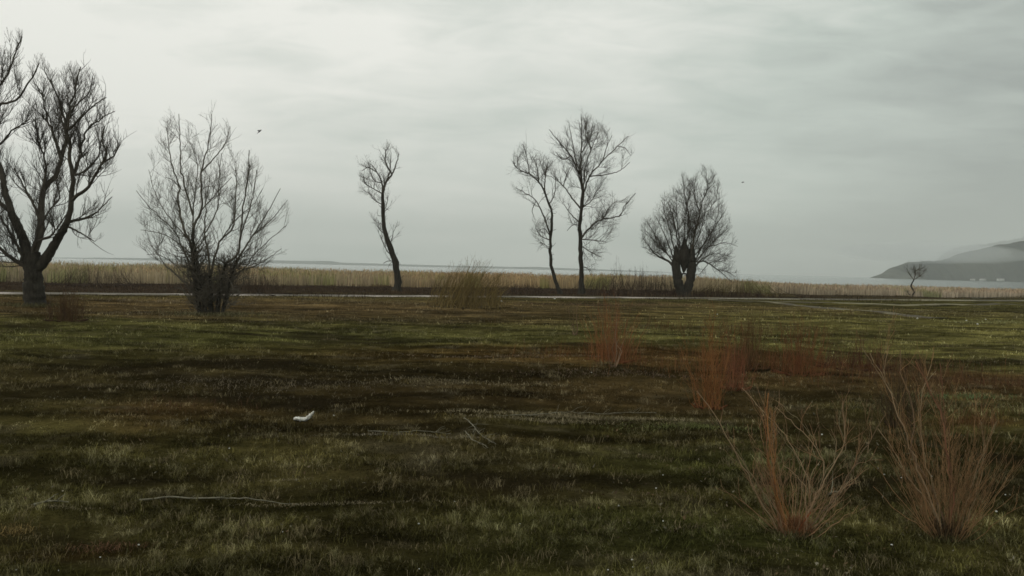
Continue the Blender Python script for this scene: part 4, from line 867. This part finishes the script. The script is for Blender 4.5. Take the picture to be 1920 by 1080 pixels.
# houses under the headland
m_wall = mat_noise('white_render', (0.48, 0.48, 0.45), (0.60, 0.60, 0.57), 0.6, 0.9, 0.2, 0)
m_roof = mat_noise('grey_roof', (0.16, 0.15, 0.14), (0.26, 0.24, 0.22), 0.6, 0.9, 0.2, 0)
def box(x0, x1, y0, y1, z0, z1):
    v = np.array([(x, y, z) for z in (z0, z1) for y in (y0, y1) for x in (x0, x1)], float)
    return v, np.array([[0, 1, 3, 2][::-1], [4, 5, 7, 6], [0, 1, 5, 4], [2, 3, 7, 6][::-1], [0, 2, 6, 4][::-1], [1, 3, 7, 5]])
for i, (px, wd_, ht, lab) in enumerate([(1824, 9, 3, 'small white house at the foot of the headland, left of the three'), (1843, 13, 4, 'white house at the foot of the headland between the other two'), (1876, 16, 5, 'longest white house at the foot of the headland')]):
    c0 = P(px, 524, 2236); e = empty('house', (c0[0], 2236, 0.4), lab, 'house', 'white houses below the headland')
    bb = Bag(); v_, q_ = box(-wd_/2, wd_/2, -4, 4, -1.6, ht); bb.add(v_+np.array([0, 0, 0]), q_); bb.build('wall', m_wall, e, smooth=False)
    bb = Bag(); hw = wd_/2+0.5
    v_ = np.array([(-hw, -4.5, ht+0.01), (hw, -4.5, ht+0.01), (hw, 4.5, ht+0.01), (-hw, 4.5, ht+0.01), (-hw, 0, ht+1.8), (hw, 0, ht+1.8)])
    bb.add(v_, np.array([[0, 1, 5, 4], [2, 3, 4, 5], [3, 2, 1, 0]])); bb.add(v_, np.array([[0, 4, 3], [1, 2, 5]])); bb.build('roof', m_roof, e, smooth=False)

# ------------------------------------------------------------------ haze
v_, q_ = box(-8900, 8900, -320, 8900, -3.0, 420)
m_haze = bpy.data.materials.new('haze_air'); m_haze.use_nodes = True; t = m_haze.node_tree; t.nodes.clear()
oo = nd(t, 'ShaderNodeOutputMaterial'); pv = nd(t, 'ShaderNodeVolumePrincipled')
pv.inputs['Color'].default_value = (0.93, 0.97, 0.95, 1); pv.inputs['Density'].default_value = 0.00017
t.links.new(pv.outputs[0], oo.inputs['Volume'])
hz = mesh_obj('haze', v_, q_, m_haze, smooth=False); tag(hz, kind='stuff')
c0 = P(1745, 474, 2120)
bm = bmesh.new(); bmesh.ops.create_icosphere(bm, subdivisions=4, radius=1.0)
for vtx in bm.verts:
    p = vtx.co; k_ = 0.75+0.5*float(fbm(p.x*2+p.z, p.y*2+p.z, 1.0, 3, 95)); vtx.co = Vector((p.x*230*k_, p.y*90, p.z*26*k_))
me = bpy.data.meshes.new('mist'); bm.to_mesh(me); bm.free()
m_mist = bpy.data.materials.new('mist_air'); m_mist.use_nodes = True; t = m_mist.node_tree; t.nodes.clear()
oo = nd(t, 'ShaderNodeOutputMaterial'); pv = nd(t, 'ShaderNodeVolumePrincipled'); pv.inputs['Color'].default_value = (0.93, 0.97, 0.97, 1); pv.inputs['Density'].default_value = 0.0042
t.links.new(pv.outputs[0], oo.inputs['Volume']); me.materials.append(m_mist)
mo = bpy.data.objects.new('mist', me); col.objects.link(mo); mo.location = c0; tag(mo, 'grey bank of mist drifting over the tip of the headland', 'mist', kind='stuff')
